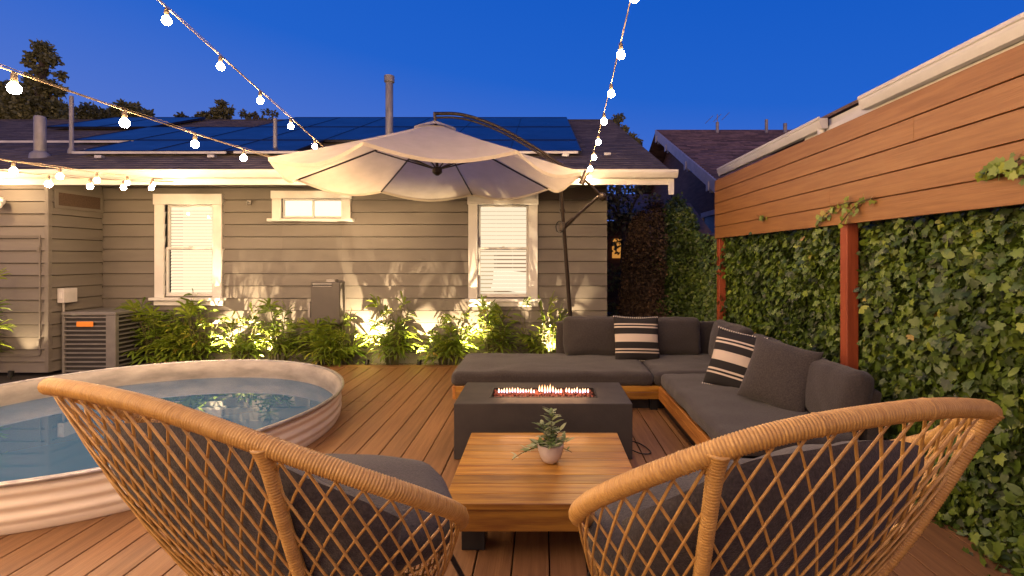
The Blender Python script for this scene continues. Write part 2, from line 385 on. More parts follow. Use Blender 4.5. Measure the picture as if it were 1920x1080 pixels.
# shingle courses as thin overlapping strips
y = EY+.03; c = 0
while y < RIDGE:
    y2 = min(y+.135, RIDGE); x = HX0-(c%2)*.15
    while x < RX1:
        x2 = min(x+random.uniform(.25,.40), RX1); xa = max(x, HX0)
        if x2 > xa:
            b.add([(xa,y,roofz(y)+.012),(x2,y,roofz(y)+.012),(x2,y2,roofz(y2)+.004),(xa,y2,roofz(y2)+.004),(xa,y,roofz(y)),(x2,y,roofz(y))], [(0,1,2,3),(4,5,1,0)])
        x = x2
    y = y2; c += 1
b.slab([(HX0,EY+.03,roofz(EY+.03)-.01),(RX1,EY+.03,roofz(EY+.03)-.01),(RX1,RIDGE,roofz(RIDGE)-.01),(HX0,RIDGE,roofz(RIDGE)-.01)], (0,0,-.03))
b.slab([(HX0,RIDGE,roofz(RIDGE)-.01),(RX1,RIDGE,roofz(RIDGE)-.01),(RX1,RIDGE+5,roofz(RIDGE)-2),(HX0,RIDGE+5,roofz(RIDGE)-2)], (0,0,-.03))
b.tube([(HX0,RIDGE,roofz(RIDGE)+.0),(RX1,RIDGE,roofz(RIDGE)+.0)], .035, 6)
roof = b.build('roof', m_shing, house)
# eave: gutter (K style profile), fascia, soffit boards, rafter tails
GT, GB = EZ, WZ(333, EY)
b = MB()
prof = [(EY-.10,GT),(EY-.085,GT),(EY-.085,GT-.01),(EY-.02,GB+.005),(EY+.0,GB+.005),(EY+.0,GT-.01),(EY+.02,GT-.01),(EY+.02,GB-.008),(EY-.055,GB-.008),(EY-.085,GT-.06),(EY-.10,GT-.03)]
n = len(prof)
b.add([(HX0,p[0],p[1]) for p in prof]+[(RX1+.06,p[0],p[1]) for p in prof], [(i,(i+1)%n,(i+1)%n+n,i+n) for i in range(n)]+[tuple(range(n))[::-1], tuple(range(n,2*n))])
b.build('gutter', m_white, house)
b = MB(); b.box((HX0,EY+.024,WZ(346,EY)),(RX1-.01,EY+.05,GT-.02)); 
b.slab([(RX1-.005,EY+.02,roofz(EY+.02)-.04),(RX1-.005,RIDGE,roofz(RIDGE)-.04),(RX1-.005,RIDGE,roofz(RIDGE)-.20),(RX1-.005,EY+.02,roofz(EY+.02)-.20)], (.03,0,0))
b.box((RX1-.04,EY+.0,WZ(365,EY)),(RX1+.03,EY+.03,WZ(333,EY)-.01))
b.build('fascia', m_white, house, bevel=.004)
b = MB()
def soff(y): return WZ(346,EY)+.06+RS*(y-EY)
b.slab([(HX0,EY+.05,soff(EY+.05)),(RX1-.02,EY+.05,soff(EY+.05)),(RX1-.02,HY+.2,soff(HY+.2)),(HX0,HY+.2,soff(HY+.2))], (0,0,.02))
b.slab([(HX1+.0,HY+.2,soff(HY+.2)),(RX1-.02,HY+.2,soff(HY+.2)),(RX1-.02,RIDGE,soff(RIDGE)),(HX1,RIDGE,soff(RIDGE))], (0,0,.02))
b.build('soffit', m_siding, house)
b = MB(); b.box((BX+.03, HY-.035, 2.56), (HX1, HY-.021, 2.66)); b.build('frieze_board', m_siding, house)
# solar panels
def panel(x0,x1,y0,y1):
    b = MB(); o = .09; P = [(x0,y0,roofz(y0)+o),(x1,y0,roofz(y0)+o),(x1,y1,roofz(y1)+o),(x0,y1,roofz(y1)+o)]
    b.slab(P, (0,.012,-.035)); p = b.build('solar_panel', m_solar, house)
    b = MB(); e = .012
    for a, c in ((0,1),(1,2),(2,3),(3,0)):
        A_, C_ = Vector(P[a]), Vector(P[c]); b.tube([A_, C_], .008, 4)
    b.build('frame', m_black, p)
for r, (y0, y1, xa) in enumerate(((10.40,12.12,None),(8.68,10.36,None),(7.62,8.64,None))):
    x = .60
    k = 0
    while x > -10.5:
        w_ = 1.07
        ok = True
        if r == 0: ok = not (-7.5 < x-.5 < -6.0) and x > -9.6
        if r == 1: ok = x-w_ > -8.2
        if r == 2: ok = (x-w_ > -1.8) or (-7.2 < x-w_ < -4.6)
        if ok: panel(x-w_, x, y0, y1)
        x -= 1.08; k += 1
b = MB()
for (x0,x1,y) in ((-9.3,-6.9,8.6),(-7.0,-4.7,7.58),(-4.6,.55,7.6)):
    b.box((x0,y-.03,roofz(y)+.05),(x1,y,roofz(y)+.085))
for (u,v) in ((1238,293),(1160,295),(400,297),(190,298),(170,286)):
    Y_ = 1362/(v-113.5); X_ = WX(u if u < 1100 else u-100,Y_); b.box((X_-.05,Y_-.06,roofz(Y_)+.02),(X_+.05,Y_,roofz(Y_)+.06))
b.build('panel_rail', m_alu, house)
# vent pipes
for (u, vt_, vb, rpx, cap) in ((75,218,293,9,0),(134,180,286,3.5,0),(516,222,285,3.5,0),(730,152,262,7,1)):
    Y_ = 1362/(vb-113.5); X_ = WX(u,Y_); r_ = rpx*Y_/F; zt = WZ(vt_,Y_); zb = roofz(Y_)
    b = MB(); b.lathe((X_,Y_,0), [(r_*1.9,zb-.1),(r_*1.6,zb+.05),(r_,zb+.09),(r_,zt-.02),(r_*.85,zt)], 16)
    vp = b.build('vent_pipe', m_galv, house, smooth=True)
    if cap:
        b = MB(); b.lathe((X_,Y_,0), [(r_*1.05,zt-.03),(r_*1.35,zt-.02),(r_*1.35,zt+.09),(r_*1.0,zt+.10),(0,zt+.10)], 16); b.build('cap', m_galv, vp, smooth=True)
# windows
def casing(k, side, head, sill, frost=False):
    x0,x1,z0,z1 = wr(k); y = HY-.05
    b = MB()
    b.box((x0-side,y,z0-.02),(x0,HY+.03,z1)); b.box((x1,y,z0-.02),(x1+side,HY+.03,z1))
    b.box((x0-side-.012,y-.012,z1),(x1+side+.012,HY+.03,z1+head))
    b.box((x0-side-.05,y-.05,z0-.06),(x1+side+.05,HY+.03,z0-.02)); 
    if sill: b.box((x0-side-.01,y,z0-.06-sill),(x1+side+.01,HY+.03,z0-.062))
    return b.build('window', m_white, house, bevel=.004), x0,x1,z0,z1
def sash_window(k, room):
    wo,x0,x1,z0,z1 = casing(k,.135,.155,.075)
    zm = WZ(466,HY); b = MB(); f = .035
    for (za, zb, y) in ((z0,zm+.02,HY+.0),(zm-.02,z1,HY+.035)):
        b.box((x0,y,za),(x0+f,y+.03,zb)); b.box((x1-f,y,za),(x1,y+.03,zb)); b.box((x0+f,y,za),(x1-f,y+.03,za+(.05 if za==z0 else .03))); b.box((x0+f,y,zb-.03),(x1-f,y+.03,zb))
    b.box(((x0+x1)/2-.02,HY-.008,zm+.02),((x0+x1)/2+.02,HY+.03,zm+.032))
    b.build('sash', m_white, wo, bevel=.003)
    b = MB(); b.quad((x0+f,HY+.015,z0+.05),(x1-f,HY+.015,z0+.05),(x1-f,HY+.015,zm),(x0+f,HY+.015,zm)); b.quad((x0+f,HY+.05,zm),(x1-f,HY+.05,zm),(x1-f,HY+.05,z1-.03),(x0+f,HY+.05,z1-.03)); b.build('pane', m_glass, wo)
    b = MB(); pitch = .060 if room else .047; z = z1-.06
    while z > z0+.03:
        hh = .42*pitch if not room else (.43*pitch if z > zm else .34*pitch)
        b.add([(x0+.01,HY+.085,z-hh),(x1-.01,HY+.085,z-hh),(x1-.01,HY+.10,z+hh),(x0+.01,HY+.10,z+hh),(x0+.01,HY+.088,z-hh-.002),(x1-.01,HY+.088,z-hh-.002)],[(0,1,2,3),(4,5,1,0)])
        z -= pitch
    b.box((x0,HY+.08,z1-.05),(x1,HY+.13,z1))
    if room:
        for q in (.35,.68): b.box((x0+(x1-x0)*q-.002,HY+.082,z0),(x0+(x1-x0)*q+.002,HY+.084,z1-.05))
    b.build('blind', (m_blind2 if room else m_blind), wo)
    b = MB(); b.quad((x0-.1,HY+.5,z0-.2),(x1+.1,HY+.5,z0-.2),(x1+.1,HY+.5,z1+.2),(x0-.1,HY+.5,z1+.2)); b.build('lit_interior', m_room, wo)
    if room:
        b = MB(); b.box((x0+.20,HY+.42,z0-.1),(x1-.0,HY+.46,WZ(478,HY))); b.build('headboard', m_roomt, wo)
        b = MB(); P = pillow_verts(.62,.34,.13); 
        bb = MB(); c_, s_ = math.cos(-.12), math.sin(-.12)
        bb.add([(x0+.48+px*c_-py*s_, HY+.34+pz, z0+.22+px*s_+py*c_) for px,py,pz in P[0]], P[1]); bb.build('pillow', m_roomw, wo, smooth='all')
def pillow_verts(w, h, t, n=14, pinch=.07, flat=.42):
    vs, fs = [], []
    for s in (1,-1):
        base = len(vs)
        for i in range(n+1):
            for j in range(n+1):
                a, c = math.sin((2*i/n-1)*PI/2), math.sin((2*j/n-1)*PI/2)
                x = a*w/2*(1-pinch*(1-c*c)); y = c*h/2*(1-pinch*(1-a*a))
                z = s*t/2*(max(0,(1-a*a)*(1-c*c)))**flat
                vs.append((x,y,z))
        for i in range(n):
            for j in range(n):
                q = [base+i*(n+1)+j, base+(i+1)*(n+1)+j, base+(i+1)*(n+1)+j+1, base+i*(n+1)+j+1]
                fs.append(tuple(q if s == 1 else q[::-1]))
    return vs, fs
sash_window('w1', False); sash_window('w2', True)
wo,x0,x1,z0,z1 = casing('ws',.135,.115,0)
xm = WX(586,HY); b = MB(); f = .025
for (xa,xb,y) in ((x0,xm+.02,HY+.0),(xm-.02,x1,HY+.03)):
    b.box((xa,y,z0),(xa+f,y+.03,z1)); b.box((xb-f,y,z0),(xb,y+.03,z1)); b.box((xa+f,y,z0),(xb-f,y+.03,z0+f)); b.box((xa+f,y,z1-f),(xb-f,y+.03,z1))
b.build('sash', m_white, wo, bevel=.003)
b = MB(); b.quad((x0,HY+.07,z0),(x1,HY+.07,z0),(x1,HY+.07,z1),(x0,HY+.07,z1)); b.build('pane', m_frost, wo)
# small hose-hook style fixture, water heater
b = MB(); X_,Z_ = WX(470,HY),WZ(380,HY); b.box((X_-.03,HY-.05,Z_-.03),(X_+.03,HY-.02,Z_+.03)); b.tube([(X_,HY-.05,Z_),(X_,HY-.10,Z_),(X_+.01,HY-.11,Z_-.05)],.012); b.build('wall_fixture', m_galv, house, bevel=.004)
wh = thing('water_heater', (WX(610,7.4),7.3,WZ(608,7.3)), 'grey tankless water heater box mounted on the siding between windows', 'water heater')
b = MB(); b.box((WX(582,7.25),7.25,WZ(608,7.25)),(WX(637,7.25),7.47,WZ(529,7.25))); b.build('cabinet', m_heat, wh, bevel=.012)
b = MB(); b.box((WX(587,7.25),7.238,WZ(537,7.25)),(WX(622,7.25),7.249,WZ(532,7.25))); b.build('exhaust_vent', m_white, wh)
b = MB(); b.box((WX(586,7.25),7.232,WZ(536,7.25)),(WX(623,7.25),7.237,WZ(533,7.25))); b.build('exhaust_slot', m_black, wh)
b = MB(); b.box((WX(577,7.3),7.3,WZ(595,7.3)),(WX(581.5,7.3),7.42,WZ(567,7.3))); b.build('bracket', m_galv, wh); b = MB(); b.box((WX(612,7.3),7.3,WZ(529,7.3)),(WX(628,7.3),7.42,WZ(524,7.3))); b.build('bracket', m_galv, wh)
b = MB(); 
for uu in (596,611,625): b.tube([(WX(uu,7.38),7.38,WZ(606,7.38)),(WX(uu,7.38),7.38,-.06)],.014)
b.build('pipe', m_galv, wh, smooth=True)
# flood light
fl = thing('flood_light', (WX(6,BY),BY-.03,WZ(378,BY)), 'white twin-head security flood light on the far left wall', 'flood light')
b = MB(); c = Vector((WX(4,BY),BY-.03,WZ(378,BY))); b.lathe(c+Vector((0,-.02,0)), [(.05,-.05),(.05,.05)], 16); b.build('mount', m_white, fl)
for dx, dz in ((.10,-.02),(-.12,.02)):
    b = MB(); d = Vector((dx*1.2,-.9,-.5)).normalized(); p = c+Vector((dx,-.09,dz)); pts = [p-d*.05+d*t for t in (0,.03,.06,.12,.125)]
    b.tube([c+Vector((0,-.03,0)), p-d*.05], .012, 8); b.tube(pts, [.03,.045,.05,.068,.06], 16); b.build('lamp_head', m_white, fl, smooth=True)

# ------------------------------------------------------------------ air conditioner
ac = thing('air_conditioner', (-6.05,7.0,-.08), 'grey outdoor air conditioning unit with orange badge in the wall corner', 'air conditioner')
ax0,ax1,ay0,ay1,az0,az1 = -6.42,-5.70,6.78,7.40,-.10,WZ(585,6.8)
b = MB(); b.box((ax0+.03,ay0+.03,az0+.02),(ax1-.03,ay1-.03,az1-.04)); b.build('coil', m_acdark, ac)
b = MB(); b.box((ax0-.005,ay0-.005,az1-.045),(ax1+.005,ay1+.005,az1)); b.build('top_cover', m_ac, ac, bevel=.01)
b = MB(); b.box((ax0-.005,ay0-.005,az0),(ax1+.005,ay1+.005,az0+.05)); b.build('base_pan', m_ac, ac, bevel=.01)
for (x,y) in ((ax0,ay0),(ax1-.13,ay0),(ax0,ay1-.06),(ax1-.06,ay1-.06)): b = MB(); b.box((x,y,az0+.05),(x+(.13 if x > -6 and y < 7 else .035),y+.06,az1-.045)); b.build('corner_post', m_ac, ac, bevel=.006)
b = MB(); nS = 13
for i in range(nS):
    z = az0+.08+i*(az1-az0-.16)/(nS-1)
    b.box((ax0+.035,ay0+.004,z),(ax1-.13,ay0+.02,z+.018)); b.box((ax1-.02,ay0+.06,z),(ax1-.004,ay1-.06,z+.018))
for i in range(0):
    x = ax0+.09+i*.06; b.box((x,ay0+.021,az0+.06),(x+.004,ay0+.027,az1-.05))
b.build('louver', m_ac, ac)
b = MB(); b.box((WX(143,6.77),6.768,WZ(613,6.77)),(WX(174,6.77),6.783,WZ(603,6.77))); b.build('badge', m_orange, ac, bevel=.008)

# ------------------------------------------------------------------ side fence, posts, ivy
FX = 2.30; FY0, FY1 = 1.2, 6.66
fence = thing('wood_fence', (FX,4,0), 'tall privacy fence of horizontal cedar boards on red posts above the ivy', 'fence')
zt, zb = WZ(338.5,FY1), WZ(448,FY1); bh = (zt-zb)/5
b = MB()
for i in range(5):
    cuts = [FY0, 3.1+.9*((i*7)%3) if i in (1,3) else 50, FY1]
    cuts = [c for c in cuts if c <= FY1]
    for y0,y1 in zip(cuts[:-1],cuts[1:]): b.box((FX-.022,y0+.001,zb+i*bh+.004),(FX,y1-.001,zb+(i+1)*bh-.004))
b.box((FX+.001,FY0,zb+.01),(FX+.006,FY1-.01,zt-.01),tone=.1)
b.build('board_panel', m_cedar, fence, bevel=.003)
for y in (6.62,3.87,1.3): 
    b = MB(); b.box((FX+.007,y-.045,-.02),(FX+.097,y+.045,zt-.02)); b.build('post', m_redpost, fence, bevel=.006)
b = MB(); b.box((2.52,.9,-.15),(2.56,14,1.79)); 
tag(b.build('backing_fence', m_dead), 'dark fence hidden behind the dense ivy leaves', 'fence')

def leaf_mesh(name, pos, nrm, up, size, shape, mat, parent=None, label=None, curl=.18):
    """many leaves in one mesh. pos,nrm,up (n,3) arrays; shape = outline list (x,y); size (n,)"""
    n = len(pos); sh = np.array(shape, dtype=np.float64); m = len(sh)
    nrm = nrm/np.linalg.norm(nrm,axis=1,keepdims=True); sd = np.cross(up,nrm); sd /= np.linalg.norm(sd,axis=1,keepdims=True)+1e-9; up = np.cross(nrm,sd)
    cx = sh[:,0]; cy = sh[:,1]; z = -curl*(cx**2*1.6+(cy-.4)**2*.5)
    z[np.abs(cx) < 1e-6] -= .04
    V = pos[:,None,:]+size[:,None,None]*(cx[None,:,None]*sd[:,None,:]+cy[None,:,None]*up[:,None,:]+z[None,:,None]*nrm[:,None,:])
    C = pos[:,None,:]+size[:,None,None]*(.42*up[:,None,:]+0*nrm[:,None,:])
    V = np.concatenate([V,C],1).reshape(-1,3)
    k = np.arange(m); tri = np.stack([np.full(m,m),k,(k+1)%m],1)
    Fc = (np.arange(n)[:,None,None]*(m+1)+tri[None]).reshape(-1)
    base = np.zeros(3)
    if parent is not None: base = np.array(parent.matrix_basis.translation)
    me = bpy.data.meshes.new(name); me.vertices.add(len(V)); me.vertices.foreach_set('co',(V-base).reshape(-1).astype(np.float32))
    nf = n*m; me.loops.add(nf*3); me.loops.foreach_set('vertex_index',Fc.astype(np.int32)); me.polygons.add(nf)
    me.polygons.foreach_set('loop_start',np.arange(0,nf*3,3,dtype=np.int32)); me.polygons.foreach_set('loop_total',np.full(nf,3,dtype=np.int32))
    me.polygons.foreach_set('use_smooth',np.ones(nf,dtype=bool))
    a = me.attributes.new('tone','FLOAT','FACE'); tn = np.clip(getattr(leaf_mesh,'tone_fn',lambda p: rng.random(len(p)))(pos),0,1)
    a.data.foreach_set('value',np.repeat(tn,m).astype(np.float32)); me.materials.append(mat); me.update(); me.validate()
    o = bpy.data.objects.new(name,me); S.collection.objects.link(o)
    if parent is not None: o.parent = parent
    return o
IVY = [(0,0),(.30,-.12),(.52,.10),(.34,.28),(.50,.55),(.22,.62),(0,1.0),(-.22,.62),(-.50,.55),(-.34,.28),(-.52,.10),(-.30,-.12)]
OVAL = [(0,0),(.2,.15),(.29,.42),(.2,.75),(0,1.0),(-.2,.75),(-.29,.42),(-.2,.15)]
def clump(p, s):   # cheap coherent noise for light and dark clumps
    return np.array([noise.noise(Vector(q)*s) for q in p])
def ivy_points(n, y0, y1, top, xs, bulge=.12):
    y = rng.uniform(y0,y1,n); z = rng.uniform(0,1,n)**.95
    zt_ = np.interp(y,[t[0] for t in top],[t[1] for t in top]); z = -.05+z*(zt_+.05+rng.normal(0,.02,n))
    p = np.stack([np.zeros(n),y,z],1)
    nb = clump(p,2.3)*.6+clump(p,6)*.4
    low = np.clip((.55-z)/.55,0,1)
    x = xs-np.abs(rng.normal(0,.03,n))-bulge*(nb*.8+.25)-low**2*.16
    p[:,0] = np.minimum(x, xs)
    return p
def ivy_dirs(n, tx=-1.0, spread=.55, droop=.35):
    nr = rng.normal(0,spread,(n,3)); nr[:,0] += tx; nr[:,2] += droop
    up = rng.normal(0,.75,(n,3)); up[:,2] -= .55
    return nr, up
ivy = thing('ivy', (2.45,4,0), 'dense green ivy covering the wall below the cedar fence boards', 'climbing plant')
tf = lambda p: .30+clump(p,1.7)*.25+clump(p,5.0)*.28+rng.normal(0,.2,len(p))
leaf_mesh.tone_fn = tf
top = [(.9,1.75),(6.5,1.78),(6.7,1.82),(7.2,1.85),(8.2,1.95)]
n = 52000
p = ivy_points(n,1.4,6.62,top,2.47,.09); 
# keep the red posts clear of leaves, as in the photo
keep = ~((np.abs(p[:,1]-3.87) < .075)&(p[:,0] < 2.43)&(p[:,2] > .55))&~((np.abs(p[:,1]-6.62) < .06)&(p[:,2] > .6)); p = p[keep]
nr, up = ivy_dirs(len(p)); sz = rng.uniform(.026,.058,len(p))*rng.choice([.8,1,1,1.35],len(p))
half = ((clump(p*np.array([1,1,1]),1.1) > .02)&(p[:,1] < 3.9))|(rng.random(len(p)) < .3)
leaf_mesh('foliage', p[~half], nr[~half], up[~half], sz[~half], IVY, m_ivy, ivy)
leaf_mesh('foliage', p[half], nr[half], up[half], sz[half]*1.3, OVAL, m_ivy, ivy)
n = 2200; p = ivy_points(n,1.4,6.6,top,2.40,.16); keep = ~((np.abs(p[:,1]-3.87) < .16)&(p[:,2]>.3)); p = p[keep]; nr,up = ivy_dirs(len(p),-1,.35)
leaf_mesh('foliage', p, nr, up, rng.uniform(.035,.07,len(p)), IVY, m_ivy, ivy)
# tendrils that climb over the boards
def tendril(pts, dens, size, par):
    P = resample(catmull([Vector(q) for q in pts],8),.03); b = MB(); b.tube(P,.004,5); b.build('vine', m_stem, par, smooth=True)
    n = int(len(P)*dens); idx = rng.integers(0,len(P),n); p = np.array([P[i] for i in idx])+rng.normal(0,.018,(n,3)); p[:,0] = np.minimum(p[:,0], FX-.03)
    nr = rng.normal(0,.4,(n,3)); nr[:,0] -= 1; nr[:,2] += .3; up = rng.normal(0,.8,(n,3)); up[:,2] -= .3
    o = leaf_mesh('vine_leaves', p, nr, up, rng.uniform(.6,1,n)*size, IVY, m_ivy, par)
leaf_mesh.tone_fn = lambda p: .75+rng.normal(0,.13,len(p))
def fpt(u,v): Y_ = 950*(FX-.05)/(u-PU); return (FX-.05, Y_, WZ(v,Y_))
tendril([fpt(1530,425),fpt(1550,400),fpt(1575,385),fpt(1592,379)],1.6,.055,ivy)
tendril([fpt(1575,420),fpt(1595,395),fpt(1615,378),fpt(1635,372)],1.6,.05,ivy)
tendril([fpt(1925,290),fpt(1885,312),fpt(1860,318),fpt(1842,328)],3.4,.060,ivy)
tendril([fpt(1920,330),fpt(1890,322),fpt(1850,318)],2.2,.055,ivy)
tendril([fpt(1425,408),fpt(1432,412)],3,.045,ivy)
leaf_mesh.tone_fn = tf
# hedges further back along the lane
hd = thing('hedge', (2.4,8.5,0), 'dark leafy hedge growing beyond the first red post', 'hedge')
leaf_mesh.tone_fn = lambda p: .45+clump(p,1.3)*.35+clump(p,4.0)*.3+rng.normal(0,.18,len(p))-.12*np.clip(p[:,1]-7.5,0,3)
top2 = [(6.6,1.80),(7.4,1.84),(8.0,1.95),(8.3,2.30),(9.2,2.62),(10.2,2.55),(11,2.3)]
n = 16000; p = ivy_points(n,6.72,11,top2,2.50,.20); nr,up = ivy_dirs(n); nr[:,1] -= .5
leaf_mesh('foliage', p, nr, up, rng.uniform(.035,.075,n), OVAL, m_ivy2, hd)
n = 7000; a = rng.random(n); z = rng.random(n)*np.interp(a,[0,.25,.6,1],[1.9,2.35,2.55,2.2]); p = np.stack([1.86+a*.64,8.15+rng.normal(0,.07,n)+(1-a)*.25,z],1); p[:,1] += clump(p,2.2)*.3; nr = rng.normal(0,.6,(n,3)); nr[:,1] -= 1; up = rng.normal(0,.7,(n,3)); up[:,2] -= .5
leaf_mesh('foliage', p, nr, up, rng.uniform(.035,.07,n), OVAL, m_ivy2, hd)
b = MB(); b.slab([(2.50,6.75,-.1),(2.50,6.75,1.76),(2.50,8.0,1.9),(2.50,9.2,2.5),(2.50,11,2.2),(2.50,11,-.1)],(.2,0,0)); b.build('branches', m_dead, hd)
dv = thing('dry_vine', (1.9,8.6,0), 'brown dried vine mass in the dark side lane', 'climbing plant')
n = 16000; a = rng.uniform(0,1,n); c = rng.uniform(0,1,n); z = rng.uniform(0,1,n)
x = 1.32+a*.66; zt_ = np.interp(a,[0,.12,.3,.6,1],[1.1,1.7,2.15,2.35,2.45]); p = np.stack([x,8.5+rng.normal(0,.12,n)-a*.3, z*zt_],1)
leaf_mesh.tone_fn = lambda p: .35+clump(p,2.0)*.4+rng.normal(0,.2,len(p))
nr = rng.normal(0,1,(n,3)); nr[:,1] -= .3; up = rng.normal(0,1,(n,3)); up[:,2] -= .3; p[:,1] += clump(p,2.5)*.35
leaf_mesh('foliage', p, nr, up, rng.uniform(.02,.06,n), OVAL, m_dead, dv)

# ------------------------------------------------------------------ neighbouring buildings
nb = thing('garage', (3.4,5,0), 'neighbouring outbuilding whose cream gutter runs above the cedar fence', 'garage')
GX = 2.70; gz = 1.5+301*4.35/950; FB = gz-.10
def gut(y0,y1):
    prof = [(GX-.0,gz),(GX+.010,gz),(GX+.010,gz-.014),(GX+.088,gz-.014),(GX+.088,gz-.114),(GX+.032,gz-.114),(GX+.026,gz-.10),(GX+.016,gz-.072),(GX+.010,gz-.05),(GX+.010,gz-.034),(GX+.0,gz-.026)]
    n = len(prof); b = MB(); b.add([(p[0],y0,p[1]) for p in prof]+[(p[0],y1,p[1]) for p in prof],[(i,i+n,(i+1)%n+n,(i+1)%n) for i in range(n)]+[tuple(range(n)),tuple(range(n,2*n))[::-1]])
    return b.build('gutter', m_white, nb)
gut(.9,4.33)
g2 = gut(4.93,7.80)
b = MB(); b.tube([(GX+.06,5.0,gz-.10),(GX+.06,5.0,gz-.22),(GX+.25,5.0,gz-.32)],.035,10); b.build('downspout', m_white, nb, smooth=True)
b = MB(); b.box((GX+.105,.9,gz-.36),(GX+.13,5.4,gz-.085)); b.box((GX+.135,4.3,gz-.084),(GX+.15,5.0,gz-.01)); b.build('fascia', m_white, nb, bevel=.004)
b = MB(); b.box((GX+.28,.9,gz-.34),(GX+.31,7.9,gz-.22)); b.build('trim_board', m_white, nb)
for i in range(12): b = MB(); b.box((GX+.19,1.1+i*.6,gz-.20),(GX+.6,1.15+i*.6,gz-.11)); b.build('rafter_tail', m_white, nb)
b = MB(); b.slab([(GX+.10,.8,gz+.0),(GX+.10,7.9,gz+.0),(GX+2.6,7.9,gz+.75),(GX+2.6,.8,gz+.75)],(0,0,.03)); b.build('roof', m_shing2, nb)
b = MB(); b.box((GX+.5,.8,-.1),(GX+2.6,7.7,gz-.05)); b.build('wall', m_brownwall, nb)

fh = thing('neighbour_house', (6,14,0), 'dark neighbouring house with purple brown shingles and white rake board', 'house')
NY, NX, NZ, NS = 16.0, 3.62, 5.55, .44
ne = 9.2
def nz_(y): return NZ-NS*(NY-y)
b = MB()
y = ne; c = 0
while y < NY:
    y2 = min(y+.16,NY); x = NX-(c%2)*.2
    while x < 16:
        x2 = x+random.uniform(.3,.5); xa = max(x,NX)
        b.add([(xa,y,nz_(y)+.02),(x2,y,nz_(y)+.02),(x2,y2,nz_(y2)),(xa,y2,nz_(y2)),(xa,y,nz_(y)),(x2,y,nz_(y))],[(0,1,2,3),(4,5,1,0)]); x = x2
    y = y2; c += 1
b.slab([(NX,NY,NZ),(16,NY,NZ),(16,NY+6,NZ-2.6),(NX,NY+6,NZ-2.6)],(0,0,-.03))
b.build('roof', m_shing2, fh)
b = MB(); b.slab([(NX-.03,ne,nz_(ne)),(NX-.03,NY,NZ),(NX-.03,NY,NZ-.28),(NX-.03,ne,nz_(ne)-.28)],(.04,0,0)); 
b.slab([(NX+.01,ne,nz_(ne)-.03),(NX+.01,NY,NZ-.03),(NX+.01,NY,NZ-.07),(NX+.01,ne,nz_(ne)-.07)],(.6,0,0))
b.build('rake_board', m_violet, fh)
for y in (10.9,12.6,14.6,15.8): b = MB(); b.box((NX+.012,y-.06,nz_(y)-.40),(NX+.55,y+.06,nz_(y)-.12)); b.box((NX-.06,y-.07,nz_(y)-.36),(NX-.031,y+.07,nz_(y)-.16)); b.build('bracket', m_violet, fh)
b = MB(); b.slab([(NX+.6,ne+.3,-.1),(NX+.6,ne+.3,nz_(ne+.3)-.08),(NX+.6,NY,NZ-.08),(NX+.6,NY+5,NZ-2.2),(NX+.6,NY+5,-.1)],(6,0,0)); b.build('wall', m_brownwall, fh)
wb = MB(); wy0,wy1 = 950*(NX+.58)/(1352-PU), 950*(NX+.58)/(1316-PU); wz1,wz0 = WZ(402,12.2),WZ(432,12.2)-.6
for y0,y1,z0,z1 in ((wy0-.6,wy0-.5,wz0,wz1),(wy1-.1,wy1,wz0,wz1),(wy0-.6,wy1,wz1,wz1+.12)): wb.box((NX+.55,y0,z0),(NX+.595,y1,z1))
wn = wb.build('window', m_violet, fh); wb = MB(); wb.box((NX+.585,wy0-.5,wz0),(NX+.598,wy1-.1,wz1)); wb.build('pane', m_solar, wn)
for (u,hh,r_) in ((1437,.24,.05),(1472,.12,.06),(1345,.16,.05)):
    b = MB(); X_ = WX(u,15.5); b.tube([(X_,15.5,nz_(15.5)-.05),(X_,15.5,NZ+hh-.05)],r_,8); b.build('roof_vent', m_galv, fh, smooth=True)
an = MB(); X_ = WX(1345,15.5); an.tube([(X_,15.5,NZ),(X_,15.5,NZ+.35)],.012,5)
for q in (-.25,.0,.25): an.tube([(X_+q-.12,15.5,NZ+.12+q*.2),(X_+q+.12,15.5,NZ+.36+q*.2)],.008,4)
an.build('antenna', m_galv, fh)
lw = thing('lane_house', (2,15,0), 'distant dark house at the end of the side lane with an orange lit window', 'house')
b = MB(); b.box((-1,15,-.1),(3.2,15.2,2.6)); b.build('wall', m_brownwall, lw)
b = MB(); b.box((WX(1148,14.97),14.95,WZ(484,15)),(WX(1166,14.97),14.99,WZ(448,15))); b.build('window', EM('orange_lit_window',(1,.42,.08),.55), lw)
b = MB(); b.slab([(-1.5,14.6,2.6),(3.6,14.6,2.6),(3.6,17,3.6),(-1.5,17,3.6)],(0,0,.05)); b.build('roof', m_shing2, lw)

